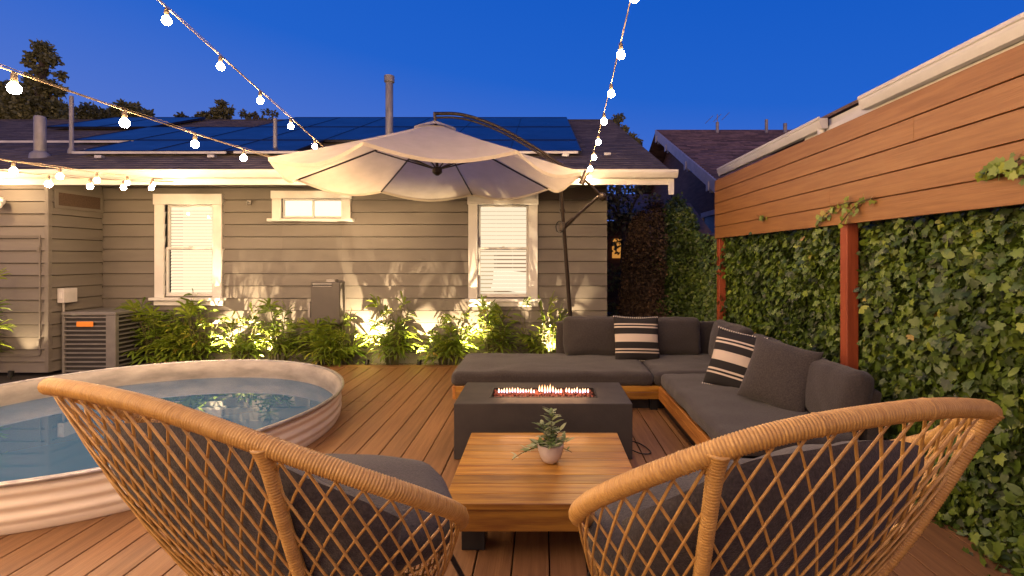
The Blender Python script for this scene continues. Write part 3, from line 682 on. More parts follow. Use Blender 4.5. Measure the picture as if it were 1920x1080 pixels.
# ------------------------------------------------------------------ background trees
def tree(label, D, blobs, trunk, dens=1.0, leaf=.12, name='tree', shape=OVAL):
    bx = W(trunk[0][0],484,D); t = thing(name,(bx.x,D,-.1),label,'tree','trees beyond the roof')
    pts = [Vector((bx.x,D,-.1))]+[W(u,v,D) for u,v,r in trunk]; b = MB(); b.tube(pts,[trunk[0][2]*1.4]+[r for _,_,r in trunk],8)
    for (u,v,r) in blobs[::2]: b.tube([W(*trunk[min(1,len(trunk)-1)][:2],D), W(u,v,D)],[.06,.02],5)
    b.build('trunk', m_bark, t, smooth=True)
    P = []
    for (u,v,r) in blobs:
        c = np.array(W(u,v,D)); R = r*D/F; n = int(dens*900*(R/.6)**2)
        d = rng.normal(0,1,(n,3)); d /= np.linalg.norm(d,axis=1,keepdims=True); rad = R*rng.uniform(.2,1.0,(n,1))**.6*(1+.35*clump(d*1.0+c,1.6)[:,None])
        P.append(c+d*rad*np.array([1,1,.85]))
    P = np.concatenate(P); n = len(P); nr = rng.normal(0,1,(n,3)); up = rng.normal(0,1,(n,3))
    leaf_mesh('crown', P, nr, up, rng.uniform(.6,1.3,n)*leaf, shape, m_treef, t)
leaf_mesh.tone_fn = lambda p: .5+clump(p,.8)*.4+rng.normal(0,.22,len(p))
tree('tall bushy pine rising at the far left above the roof', 19,
     [(80,92,17),(62,108,12),(95,112,14),(76,132,14),(52,118,8),(116,142,9),(90,165,20),(60,150,14),(112,170,12),(40,175,26),(70,195,28),(105,200,18),(15,170,20),(10,205,30),(45,225,30),(85,225,24),(118,222,16)],
     [(78,260,.28),(78,150,.15),(80,95,.05)], 1.3, .14, 'pine_tree')
tree('low green tree behind the thin vent pipe', 22, [(140,215,18),(165,208,15),(185,212,14),(200,220,12),(150,228,16),(180,228,14)], [(165,245,.15),(165,215,.08)], 1.2,.15)
tree('round dark tree behind the left bulb string', 22, [(232,205,18),(255,208,16),(215,212,12),(245,222,16),(275,215,12),(225,225,14),(282,228,9)], [(245,245,.15),(245,215,.08)], 1.2,.15)
tree('small ragged tree right of centre left skyline', 24, [(416,195,9),(408,210,12),(430,208,9),(385,217,10),(372,222,8),(340,220,9),(348,228,8),(420,222,11),(400,228,12)], [(410,245,.12),(412,205,.06)], 1.4,.15)
tree('feathery low tree left of the thin centre pipe', 24, [(456,214,8),(468,220,8),(480,216,6),(500,210,7),(490,224,8),(515,215,7),(470,228,8),(505,226,7)], [(480,245,.1),(482,218,.05)], .8,.13)
tree('dark tree peeking past the right end of the roof', 20, [(1160,222,10),(1150,236,12),(1170,244,11),(1184,258,9),(1197,268,8),(1192,262,7),(1165,262,12),(1150,262,14),(1180,280,12)], [(1160,330,.12),(1160,250,.06)], 1.2,.13)
lane_bl = [(1170,395,30),(1150,420,28),(1190,420,25),(1160,460,20),(1140,380,25),(1145,520,30),(1160,580,30),(1165,362,22),(1200,358,20),(1225,375,16),(1142,350,14),(1185,350,14)]
tree('black leafy tree filling the dark side lane', 13.5, lane_bl, [(1175,620,.1),(1170,420,.05)], .35,.12)

# ------------------------------------------------------------------ lady palms and uplights along the wall
LAMPS = [(412,7.15),(490,7.15),(688,7.14),(786,7.15),(884,7.15),(1036,7.17)]
LP = [Vector((WX(u,y),y+.05,.10)) for u,y in LAMPS]
rr_ = random.Random(11)
RAYS = [(i, a_+rr_.uniform(-.07,.07), rr_.uniform(.012,.060)) for i in range(len(LP)) for a_ in (-.75,-.50,-.27,-.08,.13,.36,.62)]
def blocked(p):      # light gets out between the fronds along a few directions
    for i, a, w_ in RAYS:
        l = LP[i]; dx, dz = p.x-l.x, p.z-l.z+.03
        if dz < 0 or p.y < l.y-.03: continue
        al = dx*math.sin(a)+dz*math.cos(a); pe = abs(dx*math.cos(a)-dz*math.sin(a))
        if pe < .008+w_*al: return True
    return False
def palm(u, Y_, h, n_st, spread, label):
    x0 = WX(u,Y_); t = thing('lady_palm',(x0,Y_,-.06),label,'plant','lady palms along the siding wall')
    st = MB(); P=[];NR=[];UP=[];SZ=[];TN=[]
    lf = MB()
    for i in range(n_st):
        a = random.uniform(0,2*PI); r0 = random.uniform(0,.10); hh = h*random.uniform(.35,1.0)
        bx = Vector((x0+math.cos(a)*r0*1.5, Y_+math.sin(a)*r0*.7, -.06)); lean = Vector((math.cos(a)*spread*random.uniform(.2,1), math.sin(a)*spread*.45*random.uniform(.2,1), 0))
        tip = bx+lean*hh*.45+Vector((0,0,hh*.82)); st.tube([bx,(bx+tip)/2-lean*.03,tip],[.010,.008,.005],5)
        nl = random.randint(5,8)
        for k in range(nl):
            f = .28+.72*(k+1)/nl; p = bx.lerp(tip,f)
            az = random.uniform(0,2*PI); el = random.uniform(-.1,.9) if k < nl-2 else random.uniform(.7,1.35)
            d = Vector((math.cos(az)*math.cos(el), math.sin(az)*math.cos(el)*.8, math.sin(el))); L_ = random.uniform(.10,.22)
            q = p+d*L_
            if min((q-l).length for l in LP) < .15: continue
            st.tube([p,q],[.003,.002],4,cap=False)
            # fan of narrow leaflets
            side = d.cross(Vector((0,0,1))); 
            if side.length < .1: side = Vector((1,0,0))
            side.normalize(); upv = side.cross(d).normalized(); m = random.randint(5,8); tn = min(1,max(0,random.gauss(.5,.2)))
            for j in range(m):
                th = (j/(m-1)-.5)*random.uniform(2.3,2.9); ld = (d*math.cos(th)+side*math.sin(th)+upv*random.uniform(-.15,.15)).normalized()
                ll = random.uniform(.20,.33)*(1-.25*abs(th)/1.4); wd = random.uniform(.010,.018); ws = ld.cross(upv).normalized()*wd
                if blocked(q+ld*ll*.6) or blocked(q+ld*ll*.25): continue
                g = Vector((0,0,-1)); A_=q; B_=q+ld*ll*.45+g*ll*.05; C_=q+ld*ll*.8+g*ll*.18; D_=q+ld*ll*1.0+g*ll*.34
                for pp in (B_,C_,D_):
                    if pp.y > HY-.03: pp.y = HY-.03-random.uniform(0,.03)
                lf.add([A_, B_-ws, B_+ws, C_-ws*.8, C_+ws*.8, D_], [(0,1,2),(1,3,4,2),(3,5,4)], tone=min(1,max(0,tn+random.uniform(-.15,.15))))
    st.build('stems', m_stem, t, smooth=True); lf.build('foliage', m_palm, t)
palm(298,7.22,.90,14,.75,'broad arching palm beside the air conditioner')
palm(340,7.28,.74,10,.6,'low palm between the air conditioner palm and the left window')
palm(378,7.28,1.06,11,.5,'tallest palm clump under the left sash window')
palm(450,7.28,.98,13,.55,'palm clump just right of the left sash window')
palm(525,7.28,.98,11,.5,'palm clump between the left window and water heater')
palm(612,7.24,.66,13,.8,'short drooping palm below the water heater')
palm(650,7.28,.74,7,.4,'palm just right of the water heater pipes')
palm(737,7.28,1.12,16,.5,'tall bushy palm right of the bright wall patch')
palm(835,7.24,.76,17,.85,'low bright palm right of the gravel gap')
palm(930,7.28,1.0,12,.5,'palm below the right sash window')
palm(1010,7.28,1.02,13,.5,'palm beside the umbrella pole')
palm(1048,7.30,.78,6,.5,'short palm partly behind the sofa back')
palm(-45,6.45,1.45,8,.5,'palm in front of the access door wall')
def uplight(u, Y_, tx, label, pw=1.0, dy=.06):
    x = WX(u,Y_); t = thing('garden_uplight',(x,Y_,-.05),label,'garden light','uplights in the gravel bed')
    b = MB(); b.tube([(x,Y_,-.08),(x,Y_,.0)],.008,6); b.build('stake', m_black, t)
    d = Vector((tx,dy,1)).normalized(); c = Vector((x,Y_,.02)); b = MB(); b.tube([c-d*.03,c+d*.045,c+d*.045,c+d*.03],[.028,.032,.027,.026],14,cap=False); b.build('housing', m_black, t, smooth=True)
    ld = bpy.data.lights.new('uplight_lamp','SPOT'); ld.energy = UP*pw*4; ld.color = (1,.74,.42); ld.spot_size = math.radians(78); ld.spot_blend = .5; ld.shadow_soft_size = .004
    lo = bpy.data.objects.new('uplight_lamp',ld); S.collection.objects.link(lo); lo.location = c+d*.05; lo.rotation_euler = d.to_track_quat('-Z','Y').to_euler()
uplight(412,7.15,.02,'uplight below the right edge of the left sash window',1.0,.22)
uplight(490,7.15,.0,'uplight between the two palms left of the water heater',.8,.22)
uplight(688,7.14,.0,'uplight in front of the bright bare wall patch',1.6,.30)
uplight(786,7.15,.02,'uplight between the tall bushy palm and the low bright palm',.9,.22)
uplight(884,7.15,.0,'uplight just past the end of the sofa',.9,.22)
uplight(1036,7.17,.0,'uplight behind the sofa back by the umbrella pole',.9,.22)
uplight(20,6.45,.1,'uplight beside the access door wall',.12)

# ------------------------------------------------------------------ string lights
def string(pts, k, label, nb_, sag=.10, first=.5, skip=()):
    """pts: end points; nb_ bulbs at even spacing"""
    A_, B_ = Vector(pts[0]), Vector(pts[1]); t = thing('string_lights', A_, label, 'string lights', 'warm string lights above the deck')
    def at(s): return A_.lerp(B_,s)+Vector((0,0,-sag*4*s*(1-s)))
    b = MB(); b.tube([at(i/80) for i in range(81)],.0036,6); b.tube([at(i/80)+Vector((.0,.0,.006+.010*math.sin(i*.28)**2)) for i in range(81)],.0022,5); b.build('cable', m_cable, t, smooth=True)
    for i in range(nb_):
        s = (i+first)/nb_; p = at(s)
        if i in skip: continue
        b = MB(); b.lathe(p,[(.006,0),(.013,-.01),(.014,-.045),(.012,-.05)],10); so = b.build('socket', m_brass, t, smooth=True)
        b = MB(); b.lathe(p,[(.010,-.050),(.016,-.056),(.0235,-.066),(.026,-.078),(.0235,-.091),(.014,-.101),(0.0,-.104)],12); b.build('bulb', m_bulb, t, smooth='all')
def wpt(u,v,Y): return tuple(W(u,v,Y))
# right string: house eave to a post behind the viewer
string([wpt(1102,320,6.50),(.35,-2.4,4.15)],0,'string of bulbs running overhead from the eave past the umbrella arm',16,.34,-.1)
string([wpt(660,322,6.50),(-2.085,-2.4,3.80)],0,'string of bulbs running from behind the umbrella up to the top left',16,.03,.1)
string([wpt(615,324,6.50),(-2.2,-2.4,2.45)],0,'long string of bulbs crossing the left of the sky to the umbrella tip',13,.15,0.0)
string([wpt(305,336,6.50),(-2.9,-2.4,2.30)],0,'upper low string of bulbs along the left eave',17,.21,.45)
string([wpt(325,341,6.50),(-2.95,-2.4,2.15)],0,'lower string of bulbs crossing in front of the left gutter',17,.25,.95)
string([(-6.95,6.45,2.50),(-6.4,-2.4,2.6)],0,'added string of bulbs out of view along the left side of the yard',16,.15,.2)  # unseen string added to light the pool and the far left wall
ps = thing('light_pole',(.35,-2.45,0),'post behind the viewer that carries the string lights','pole'); b = MB(); b.box((.30,-2.5,-.1),(.40,-2.4,4.2)); b.build('post', m_redpost, ps)

# ------------------------------------------------------------------ cantilever umbrella
um = thing('cantilever_umbrella',(.41,6.35,0),'off white cantilever umbrella with bronze arm and leaning pole','umbrella')
UC = Vector((-1.10,5.16,0)); s8 = 1.148; R8 = s8/(2*math.sin(PI/8)); ROT = math.radians(0)
corner = []
for k in range(8):
    a = PI/8+k*PI/4+math.radians(15); x = UC.x+R8*math.cos(a); y = UC.y+R8*math.sin(a); z = 2.345; corner.append(Vector((x,y,z)))
apex = Vector((-1.08,5.16,2.87))
def canopy_pt(k, s, r):
    A_, B_ = corner[k], corner[(k+1)%8]; e = A_.lerp(B_,s)
    p = apex.lerp(e,r); bulge = -.012*math.sin(PI*r)            # ribs bow upward
    arc = math.sin(PI*s)
    p.z += bulge*(1-.35*arc)-.095*arc*r**2.2
    p += (Vector((apex.x,apex.y,p.z))-p)*.02*arc*r**3
    return p
b = MB(); ns, nr_ = 14, 16
for k in range(8):
    vs = [canopy_pt(k,i/ns,.07+.93*j/nr_) for j in range(nr_+1) for i in range(ns+1)]
    b.add(vs,[(j*(ns+1)+i,j*(ns+1)+i+1,(j+1)*(ns+1)+i+1,(j+1)*(ns+1)+i) for j in range(nr_) for i in range(ns)],tone=.5)
    # hem that hangs down a little at the rim
    vs = []
    for i in range(ns+1):
        p = canopy_pt(k,i/ns,1.0); vs += [p, p+Vector((0,0,-.028))]
    b.add(vs,[(2*i,2*i+1,2*i+3,2*i+2) for i in range(ns)],tone=.5)
can = b.build('canopy', m_canvas, um, smooth=True)
b = MB()
for k in range(8):
    vs = [canopy_pt(k,i/6,.0+.15*j/3)+Vector((0,0,.022+.010*math.sin(PI*i/6))) for j in range(4) for i in range(7)]
    b.add(vs,[(j*7+i,j*7+i+1,(j+1)*7+i+1,(j+1)*7+i) for j in range(3) for i in range(6)],tone=.5)
b.build('vent', m_canvas, can, smooth=True)
hub = Vector((-1.06,5.16,2.40))
for k in range(8):
    b = MB(); b.tube([canopy_pt(k,0,r)+Vector((0,0,-.022)) for r in (.03,.2,.4,.6,.8,.985)],.009,6); rb = b.build('rib', m_bronze, um, smooth=True)
    b = MB(); b.tube([hub,canopy_pt(k,0,.42)+Vector((0,0,-.035))],.008,6); b.build('strut', m_bronze, rb, smooth=True)
b = MB(); b.lathe(hub,[(.015,-.06),(.035,-.045),(.05,-.03),(.05,.02),(.03,.03)],16); b.build('hub', m_bronze, um, smooth=True)
b = MB(); b.tube([hub,apex+Vector((0,0,.02)),W(815,214,5.16)],.016,10); b.build('hanger', m_bronze, um, smooth=True)
armp = catmull([W(813,213,5.16),W(860,214,5.28),W(905,226,5.42),W(950,246,5.56),W(1010,281,5.78),W(1055,311,5.98),W(1095,337,6.12),W(1126,366,6.25)],6)
b = MB(); b.tube(armp,.019,8); b.tube([q+Vector((0,0,-.040)) for q in armp[:-8]],.012,8); b.build('arm', m_bronze, um, smooth=True)
b = MB(); pt_ = W(1046,300,6.05); p0 = Vector((.43,6.40,-.0)); b.tube([p0,W(1069,590,6.37),W(1058,440,6.30),W(1051,350,6.15),pt_],[.026,.026,.025,.021,.021],12); b.build('pole', m_bronze, um, smooth=True)
b = MB(); b.tube([W(1100,322,6.1),W(1090,345,6.1)],.035,10); b.build('slide_bracket', m_bronze, um, smooth=True); b = MB(); b.tube([W(1052,303,6.0),W(1046,318,6.05)],.03,10); b.build('slide_bracket', m_bronze, um, smooth=True)
b = MB(); b.tube([W(1122,368,6.25),W(1056,428,6.28)],.017,8); b.tube([W(1075,410,6.27),W(1056,428,6.28)],.026,8); b.build('brace', m_bronze, um, smooth=True)
b = MB(); c_ = W(1129,369,6.24); b.lathe(c_,[(0.0,-.055),(.04,-.04),(.055,0),(.04,.04),(0,.055)],14); b.build('pivot_joint', m_bronze, um, smooth='all')
b = MB(); c_ = W(1053,426,6.24); b.box(c_-Vector((.03,.04,.05)),c_+Vector((.04,.04,.06))); cb = b.build('crank_box', m_bronze, um, bevel=.01)
b = MB(); b.tube([c_+Vector((-.025+.045*math.cos(a),-.05,.0+.07*math.sin(a))) for a in [2*PI*i/20 for i in range(20)]],.007,6,closed=True); b.build('crank_handle', m_black, cb, smooth=True)
b = MB(); c_ = W(1054,398,6.24); b.tube([c_,c_+Vector((0,0,.04))],.034,12); b.build('collar', m_bronze, um, smooth=True)
b = MB(); b.box((.0,6.36,.0),(.86,6.44,.05)); b.box((.39,6.13,.0),(.47,6.62,.048)); b.build('base', m_bronze, um, bevel=.008)

# ------------------------------------------------------------------ stock tank pool
PC = Vector((-3.52,4.30,0)); PR = 1.72; PH = .30
pool = thing('stock_tank_pool', PC, 'round cream corrugated stock tank pool filled with blue water', 'pool')
b = MB()
prof = [(PR-.035,0.001),(PR-.03,.02),(PR-.012,.035),(PR-.012,.055)]
for z,c in ((.055,.085),(.125,.155),(.19,.22)): pass
import math as _m
zs = np.linspace(.05,.265,40); 
prof = [(PR-.045,.002),(PR-.03,.03)]+[(PR-.032+0.011*math.sin((z-.05)/.215*PI*3)**2 ,z) for z in zs]+[(PR-.025,.28)]
b.lathe(PC,prof,160); b.f.pop(); b.f.pop(); b.t.pop(); b.t.pop()
b.build('outer_wall', m_tank, pool, smooth='all')
b = MB(); n = 180; b.tube([PC+Vector(((PR-.012)*math.cos(2*PI*i/n),(PR-.012)*math.sin(2*PI*i/n),PH-.014)) for i in range(n)],.016,10,closed=True); b.build('rim', m_tankrim, pool, smooth='all')
b = MB(); b.lathe(PC,[(0,.012),(PR-.07,.012),(PR-.068,.06),(PR-.074,.10),(PR-.066,.14),(PR-.074,.18),(PR-.06,.22),(PR-.055,.25),(PR-.03,.285)],160); b.f.pop(); b.t.pop()
b.build('inner_wall', m_tankin, pool, smooth='all')
mw = bpy.data.materials.new('pool_water'); mw.use_nodes = True; t_ = mw.node_tree; p_ = t_.nodes['Principled BSDF']
p_.inputs['Base Color'].default_value = (.038,.105,.205,1); p_.inputs['Roughness'].default_value = .015; p_.inputs['IOR'].default_value = 1.5
tcn = t_.nodes.new('ShaderNodeTexCoord'); nz = t_.nodes.new('ShaderNodeTexNoise'); nz.inputs['Scale'].default_value = 2.2; bp = t_.nodes.new('ShaderNodeBump'); bp.inputs['Strength'].default_value = .0025; bp.inputs['Distance'].default_value = .02
t_.links.new(tcn.outputs['Object'],nz.inputs['Vector']); t_.links.new(nz.outputs[0],bp.inputs['Height']); t_.links.new(bp.outputs[0],p_.inputs['Normal'])
b = MB(); b.lathe(PC,[(0,.10),(PR-.071,.10)],160); b.f.pop(); b.t.pop(); wt = b.build('pool_water', mw, pool, smooth=True); wt['label'] = 'calm blue pool water reflecting the house'

# ------------------------------------------------------------------ sectional sofa
def rbox(b, c, half, r=.05, puff=0, n=8, rot=None, tone=None, seed=0, wob=.006):
    """rounded, slightly puffed cushion block"""
    c = Vector(c); hx, hy, hz = half; r = min(r,hx*.98,hy*.98,hz*.98); pts = {}; vs = []; fs = []
    def vert(p):
        key = (round(p[0],5),round(p[1],5),round(p[2],5))
        if key in pts: return pts[key]
        q = Vector((p[0]*hx,p[1]*hy,p[2]*hz)); k = Vector((max(-(hx-r),min(hx-r,q.x)),max(-(hy-r),min(hy-r,q.y)),max(-(hz-r),min(hz-r,q.z))))
        d = q-k
        if d.length > 1e-6: q = k+d.normalized()*r
        m = sorted((hx,hy,hz)); 
        if puff:
            if hz == m[0]: q.z += (1 if p[2] > 0 else -1)*puff*(1-p[0]**2)*(1-p[1]**2)*abs(p[2])
            elif hy == m[0]: q.y += (1 if p[1] > 0 else -1)*puff*(1-p[0]**2)*(1-p[2]**2)*abs(p[1])
            else: q.x += (1 if p[0] > 0 else -1)*puff*(1-p[1]**2)*(1-p[2]**2)*abs(p[0])
        q += noise.noise_vector((q+c)*4+Vector((seed,0,0)))*wob*2+noise.noise_vector((q+c)*14)*wob*.5
        rg = 1-abs(noise.noise(Vector(((q+c).x*5,(q+c).y*5,(q+c).z*3+seed))))*5
        if rg > 0: q -= (q-k*.6).normalized()*rg*.008
        if rot is not None: q = rot@q
        pts[key] = len(vs); vs.append(c+q); return pts[key]
    def ax(i):
        g = -1+2*i/n; return math.copysign(abs(g)**.8,g) if g else 0
    for A_ in range(3):
        for sgn in (-1,1):
            for i in range(n):
                for j in range(n):
                    q = []
                    for (a_,c_) in ((i,j),(i+1,j),(i+1,j+1),(i,j+1)):
                        p = [0,0,0]; p[A_] = sgn; p[(A_+1)%3] = ax(a_); p[(A_+2)%3] = ax(c_); q.append(vert(p))
                    fs.append(tuple(q if sgn > 0 else q[::-1]))
    return b.add(vs,fs,tone)
sofa = thing('sectional_sofa',(1.2,5.4,0),'low corner sofa with charcoal cushions on a teak frame','sofa')
SX0, SXI, SX1 = WX(850,4.97), 1.18, 2.20; SY0, SY1 = 4.97, 6.08; SN = 3.16
for a_,c_,m_ in (((SX0+.02,SY0,.115),(SXI,SY0+.03,.185),m_teak),((SX0+.02,SY0,.187),(SXI,SY0+.03,.245),m_teak),((SX0+.02,SY1-.05,.115),(SX1,SY1-.02,.245),m_teak),((SX0+.12,SY0+.1,.10),(SX1-.1,SY1-.1,.235),m_teak),
    ((SXI-.03,SN,.115),(SXI,SY0-.001,.180),m_teaky),((SXI-.03,SN,.182),(SXI,SY0-.001,.245),m_teaky),((SX0-.01,SY0,.115),(SX0+.019,SY1-.02,.245),m_teaky),((SX1-.03,SN,.115),(SX1,SY1-.051,.245),m_teaky),((SXI+.001,SN-.03,.115),(SX1-.031,SN,.245),m_teak)):
    b = MB(); b.box(a_,c_); b.build('frame_board', m_, sofa, bevel=.004)
#b.box((SXI-.03,SN,.115),(SXI,SY0-.001,.180)); b.box((SXI-.03,SN,.182),(SXI,SY0-.001,.245)); b.box((SX0-.01,SY0,.115),(SX0+.019,SY1-.02,.245)); b.box((SX1-.03,SN,.115),(SX1,SY1-.051,.245)); b.box((SXI+.001,SN-.03,.115),(SX1-.031,SN,.245)); b.build('base_frame', m_teaky, sofa, bevel=.004)
b = MB(); b.box((SXI+.03,SN+.05,.0),(SX1-.06,SY0,.20)); b.box((SX0+.12,SY0+.10,.0),(SX1-.1,SY1-.1,.10)); b.build('plinth', m_black, sofa)
for (x,y) in ((SX0+.03,SY0+.04),(SX0+.03,SY1-.12),(SXI-.1,SY0+.04)): b = MB(); b.box((x,y,0),(x+.07,y+.07,.115)); b.build('foot', m_black, sofa)
def cush(name, c, half, **k): b = MB(); rbox(b,c,half,**k); return b.build(name,m_fabric,sofa,smooth='all')
cz = .315
x_a = (SX0-.03+1.12)/2; cush('seat_cushion',((SX0-.03+1.10)/2,(SY0-.02+5.98)/2,cz),((1.10-SX0+.03)/2,(5.98-SY0+.02)/2,.068),r=.05,puff=.018,n=30)
cush('seat_cushion',((1.11+2.02)/2,(SY0-.02+5.98)/2,cz),((2.02-1.11)/2,.51,.068),r=.05,puff=.015,n=24,seed=3)
cush('seat_cushion',((SXI-.03+2.02)/2,(SN+SY0-.03)/2,cz),((2.02-SXI+.03)/2,(SY0-.03-SN)/2,.068),r=.05,puff=.018,n=30,seed=5)
b = MB(); rbox(b,((.17+2.2)/2,6.04,.50),((2.2-.17)/2,.05,.25),r=.03,n=10); rbox(b,(2.15,(3.25+6.0)/2,.45),(.05,(6.0-3.25)/2,.20),r=.03,n=22); b.build('backrest', m_fabric, sofa, smooth='all')
def R3(x,y,z): return Matrix.Rotation(math.radians(z),3,'Z')@Matrix.Rotation(math.radians(y),3,'Y')@Matrix.Rotation(math.radians(x),3,'X')
cush('back_cushion',(WX(1112,5.86),5.88,.60),(.345,.085,.225),r=.07,puff=.05,rot=R3(-12,0,0),n=22)
cush('back_cushion',(WX(1248,5.86),5.88,.595),(.40,.085,.22),r=.07,puff=.05,rot=R3(-10,0,0),n=22,seed=2)
cush('back_cushion',(2.00,5.38,.585),(.085,.40,.225),r=.07,puff=.05,rot=R3(0,12,0),n=22,seed=4)
cush('back_cushion',(2.03,3.62,.565),(.085,.40,.21),r=.07,puff=.05,rot=R3(0,14,0),n=22,seed=6)
cush('back_cushion',(2.04,4.50,.565),(.085,.42,.21),r=.07,puff=.05,rot=R3(0,12,0),n=22,seed=8)

def throw(name, loc, w, h, t, rot, mat, label, group=None, trim=False):
    P = pillow_verts(w,h,t,22,pinch=.06,flat=.45); b = MB()
    vs = []
    for p in P[0]:
        q = Vector(p); q += noise.noise_vector(q*6+Vector(loc))*.012; q.z *= 1; vs.append(q)
    b.add(vs,P[1],tone=.5); me = b.build(name,mat,None,smooth='all'); me.location = loc; me.rotation_euler = rot
    tag(me,label,'pillow',group)
    if trim:
        mats = [M('pillow_trim_white',(.55,.50,.43),rough=.9), m_black]
        for mi in range(2):
            for yy in (-1,1):
                b = MB()
                nn = 44
                for i in range(nn):
                    if i%2 != mi: continue
                    a = -1+2*i/nn; a2 = a+2/nn
                    f = lambda a_: Vector((a_*w/2*1.02, yy*h/2*(1-.06*(1-a_*a_))+yy*.004, 0))
                    f1,f2 = f(a),f(a2); b.tube([f1,f2],.009,6)
                o = b.build('trim', mats[mi], me, smooth=True, local=(0,0,0))
    return me
# striped pillow material: bands across local y
ms = bpy.data.materials.new('striped_pillow_fabric'); ms.use_nodes = True; t_ = ms.node_tree; p_ = t_.nodes['Principled BSDF']; p_.inputs['Roughness'].default_value = .9
tcn = t_.nodes.new('ShaderNodeTexCoord'); sp = t_.nodes.new('ShaderNodeSeparateXYZ'); mr = t_.nodes.new('ShaderNodeMapRange'); mr.inputs[1].default_value = -.24; mr.inputs[2].default_value = .24
rp = t_.nodes.new('ShaderNodeValToRGB'); rp.color_ramp.interpolation = 'CONSTANT'
t_.links.new(tcn.outputs['Object'],sp.inputs[0]); t_.links.new(sp.outputs['Y'],mr.inputs[0]); t_.links.new(mr.outputs[0],rp.inputs[0]); t_.links.new(rp.outputs[0],p_.inputs['Base Color'])
DK, LT = (.014,.012,.012,1), (.56,.47,.38,1)
st_ = [(0,DK),(.17,LT),(.20,DK),(.235,LT),(.27,DK),(.42,LT),(.60,DK),(.74,LT),(.775,DK),(.81,LT),(.84,DK)]
el = rp.color_ramp.elements; el[0].position = 0; el[0].color = DK; el[1].position = st_[1][0]; el[1].color = LT
for ps_,cc in st_[2:]: q = el.new(ps_); q.color = cc
bn = t_.nodes.new('ShaderNodeTexNoise'); bn.inputs['Scale'].default_value = 320; bp = t_.nodes.new('ShaderNodeBump'); bp.inputs['Strength'].default_value = .5; bp.inputs['Distance'].default_value = .004
t_.links.new(tcn.outputs['Object'],bn.inputs['Vector']); t_.links.new(bn.outputs[0],bp.inputs['Height']); t_.links.new(bp.outputs[0],p_.inputs['Normal'])
rad = math.radians
throw('throw_pillow', (WX(1194,5.62),5.64,.60), .50,.49,.20, (rad(76),rad(1),rad(0)), ms, 'striped black and cream pillow leaning on the back sofa cushions', 'striped throw pillows', True)
throw('throw_pillow', (1.69,4.42,.600), .43,.52,.22, (rad(68),rad(9),rad(-38)), ms, 'striped black and cream pillow in the corner of the sofa beside the hedge side', 'striped throw pillows', True)
throw('throw_pillow', (1.80,3.84,.620), .50,.50,.22, (rad(66),rad(8),rad(-48)), m_fabric2, 'plain charcoal pillow leaning right of the corner striped pillow')

# ------------------------------------------------------------------ fire table
ft = thing('fire_table',(0.01,4.1,0),'dark concrete rectangular fire table with burning trough','fire table')
fx0,fx1,fy0,fy1,fz = -.651,.679,3.77,4.42,.417; tx0,tx1,ty0,ty1 = -.405,.44,3.94,4.235
b = MB()
P = [(fx0,fy0),(fx1,fy0),(fx1,fy1),(fx0,fy1)]; Q = [(tx0,ty0),(tx1,ty0),(tx1,ty1),(tx0,ty1)]
vs = [(x,y,fz) for x,y in P]+[(x,y,fz) for x,y in Q]+[(x,y,fz-.07) for x,y in Q]+[(x,y,0.005) for x,y in P]
fs = [(i,(i+1)%4,(i+1)%4+4,i+4) for i in range(4)]+[(i+4,(i+1)%4+4,(i+1)%4+8,i+8) for i in range(4)]+[(8,9,10,11)]+[(i,i+12,(i+1)%4+12,(i+1)%4) for i in range(4)]
b.add(vs,fs,tone=.5); b.build('body', m_fire, ft, bevel=.005)
b = MB()
for x0,x1,y0,y1 in ((tx0,tx1,ty0,ty0+.012),(tx0,tx1,ty1-.012,ty1),(tx0,tx0+.012,ty0+.012,ty1-.012),(tx1-.012,tx1,ty0+.012,ty1-.012)): b.box((x0,y0,fz-.05),(x1,y1,fz+.002))
b.build('burner_tray', m_black, ft)
m_lava = M('red_lava_rock', (.24,.060,.035), (.05,.016,.012), .8, (60,60,60), tone=.5, bump=.6)
b = MB()
for i in range(520):
    c = Vector((random.uniform(tx0+.02,tx1-.02),random.uniform(ty0+.02,ty1-.02),fz-.045+random.uniform(0,.035))); r = random.uniform(.008,.020); n=6
    vs = [c+Vector((math.cos(2*PI*k/n),math.sin(2*PI*k/n),0))*r*random.uniform(.7,1.2) for k in range(n)]
    b.add(vs+[c+Vector((random.uniform(-.3,.3)*r,random.uniform(-.3,.3)*r,r)),c-Vector((0,0,r))],[(k,(k+1)%n,n) for k in range(n)]+[((k+1)%n,k,n+1) for k in range(n)])
b.build('lava_rocks', m_lava, ft)
m_flame = bpy.data.materials.new('flame'); m_flame.use_nodes = True; t_ = m_flame.node_tree; t_.nodes.clear()
o_ = t_.nodes.new('ShaderNodeOutputMaterial'); e_ = t_.nodes.new('ShaderNodeEmission'); tr_ = t_.nodes.new('ShaderNodeBsdfTransparent'); mx_ = t_.nodes.new('ShaderNodeMixShader')
tcn = t_.nodes.new('ShaderNodeTexCoord'); sp = t_.nodes.new('ShaderNodeSeparateXYZ'); mr = t_.nodes.new('ShaderNodeMapRange'); mr.inputs[1].default_value = fz-.02; mr.inputs[2].default_value = fz+.07
rp = t_.nodes.new('ShaderNodeValToRGB'); rp.color_ramp.elements[0].color = (.45,.35,1,1); rp.color_ramp.elements[1].color = (1,.30,.05,1); q = rp.color_ramp.elements.new(.3); q.color = (1,.62,.35,1)
t_.links.new(tcn.outputs['Object'],sp.inputs[0]); t_.links.new(sp.outputs['Z'],mr.inputs[0]); t_.links.new(mr.outputs[0],rp.inputs[0]); t_.links.new(rp.outputs[0],e_.inputs[0]); e_.inputs[1].default_value = 7
mf = t_.nodes.new('ShaderNodeMapRange'); mf.inputs[1].default_value = 0; mf.inputs[2].default_value = 1; mf.inputs[3].default_value = .75; mf.inputs[4].default_value = .25
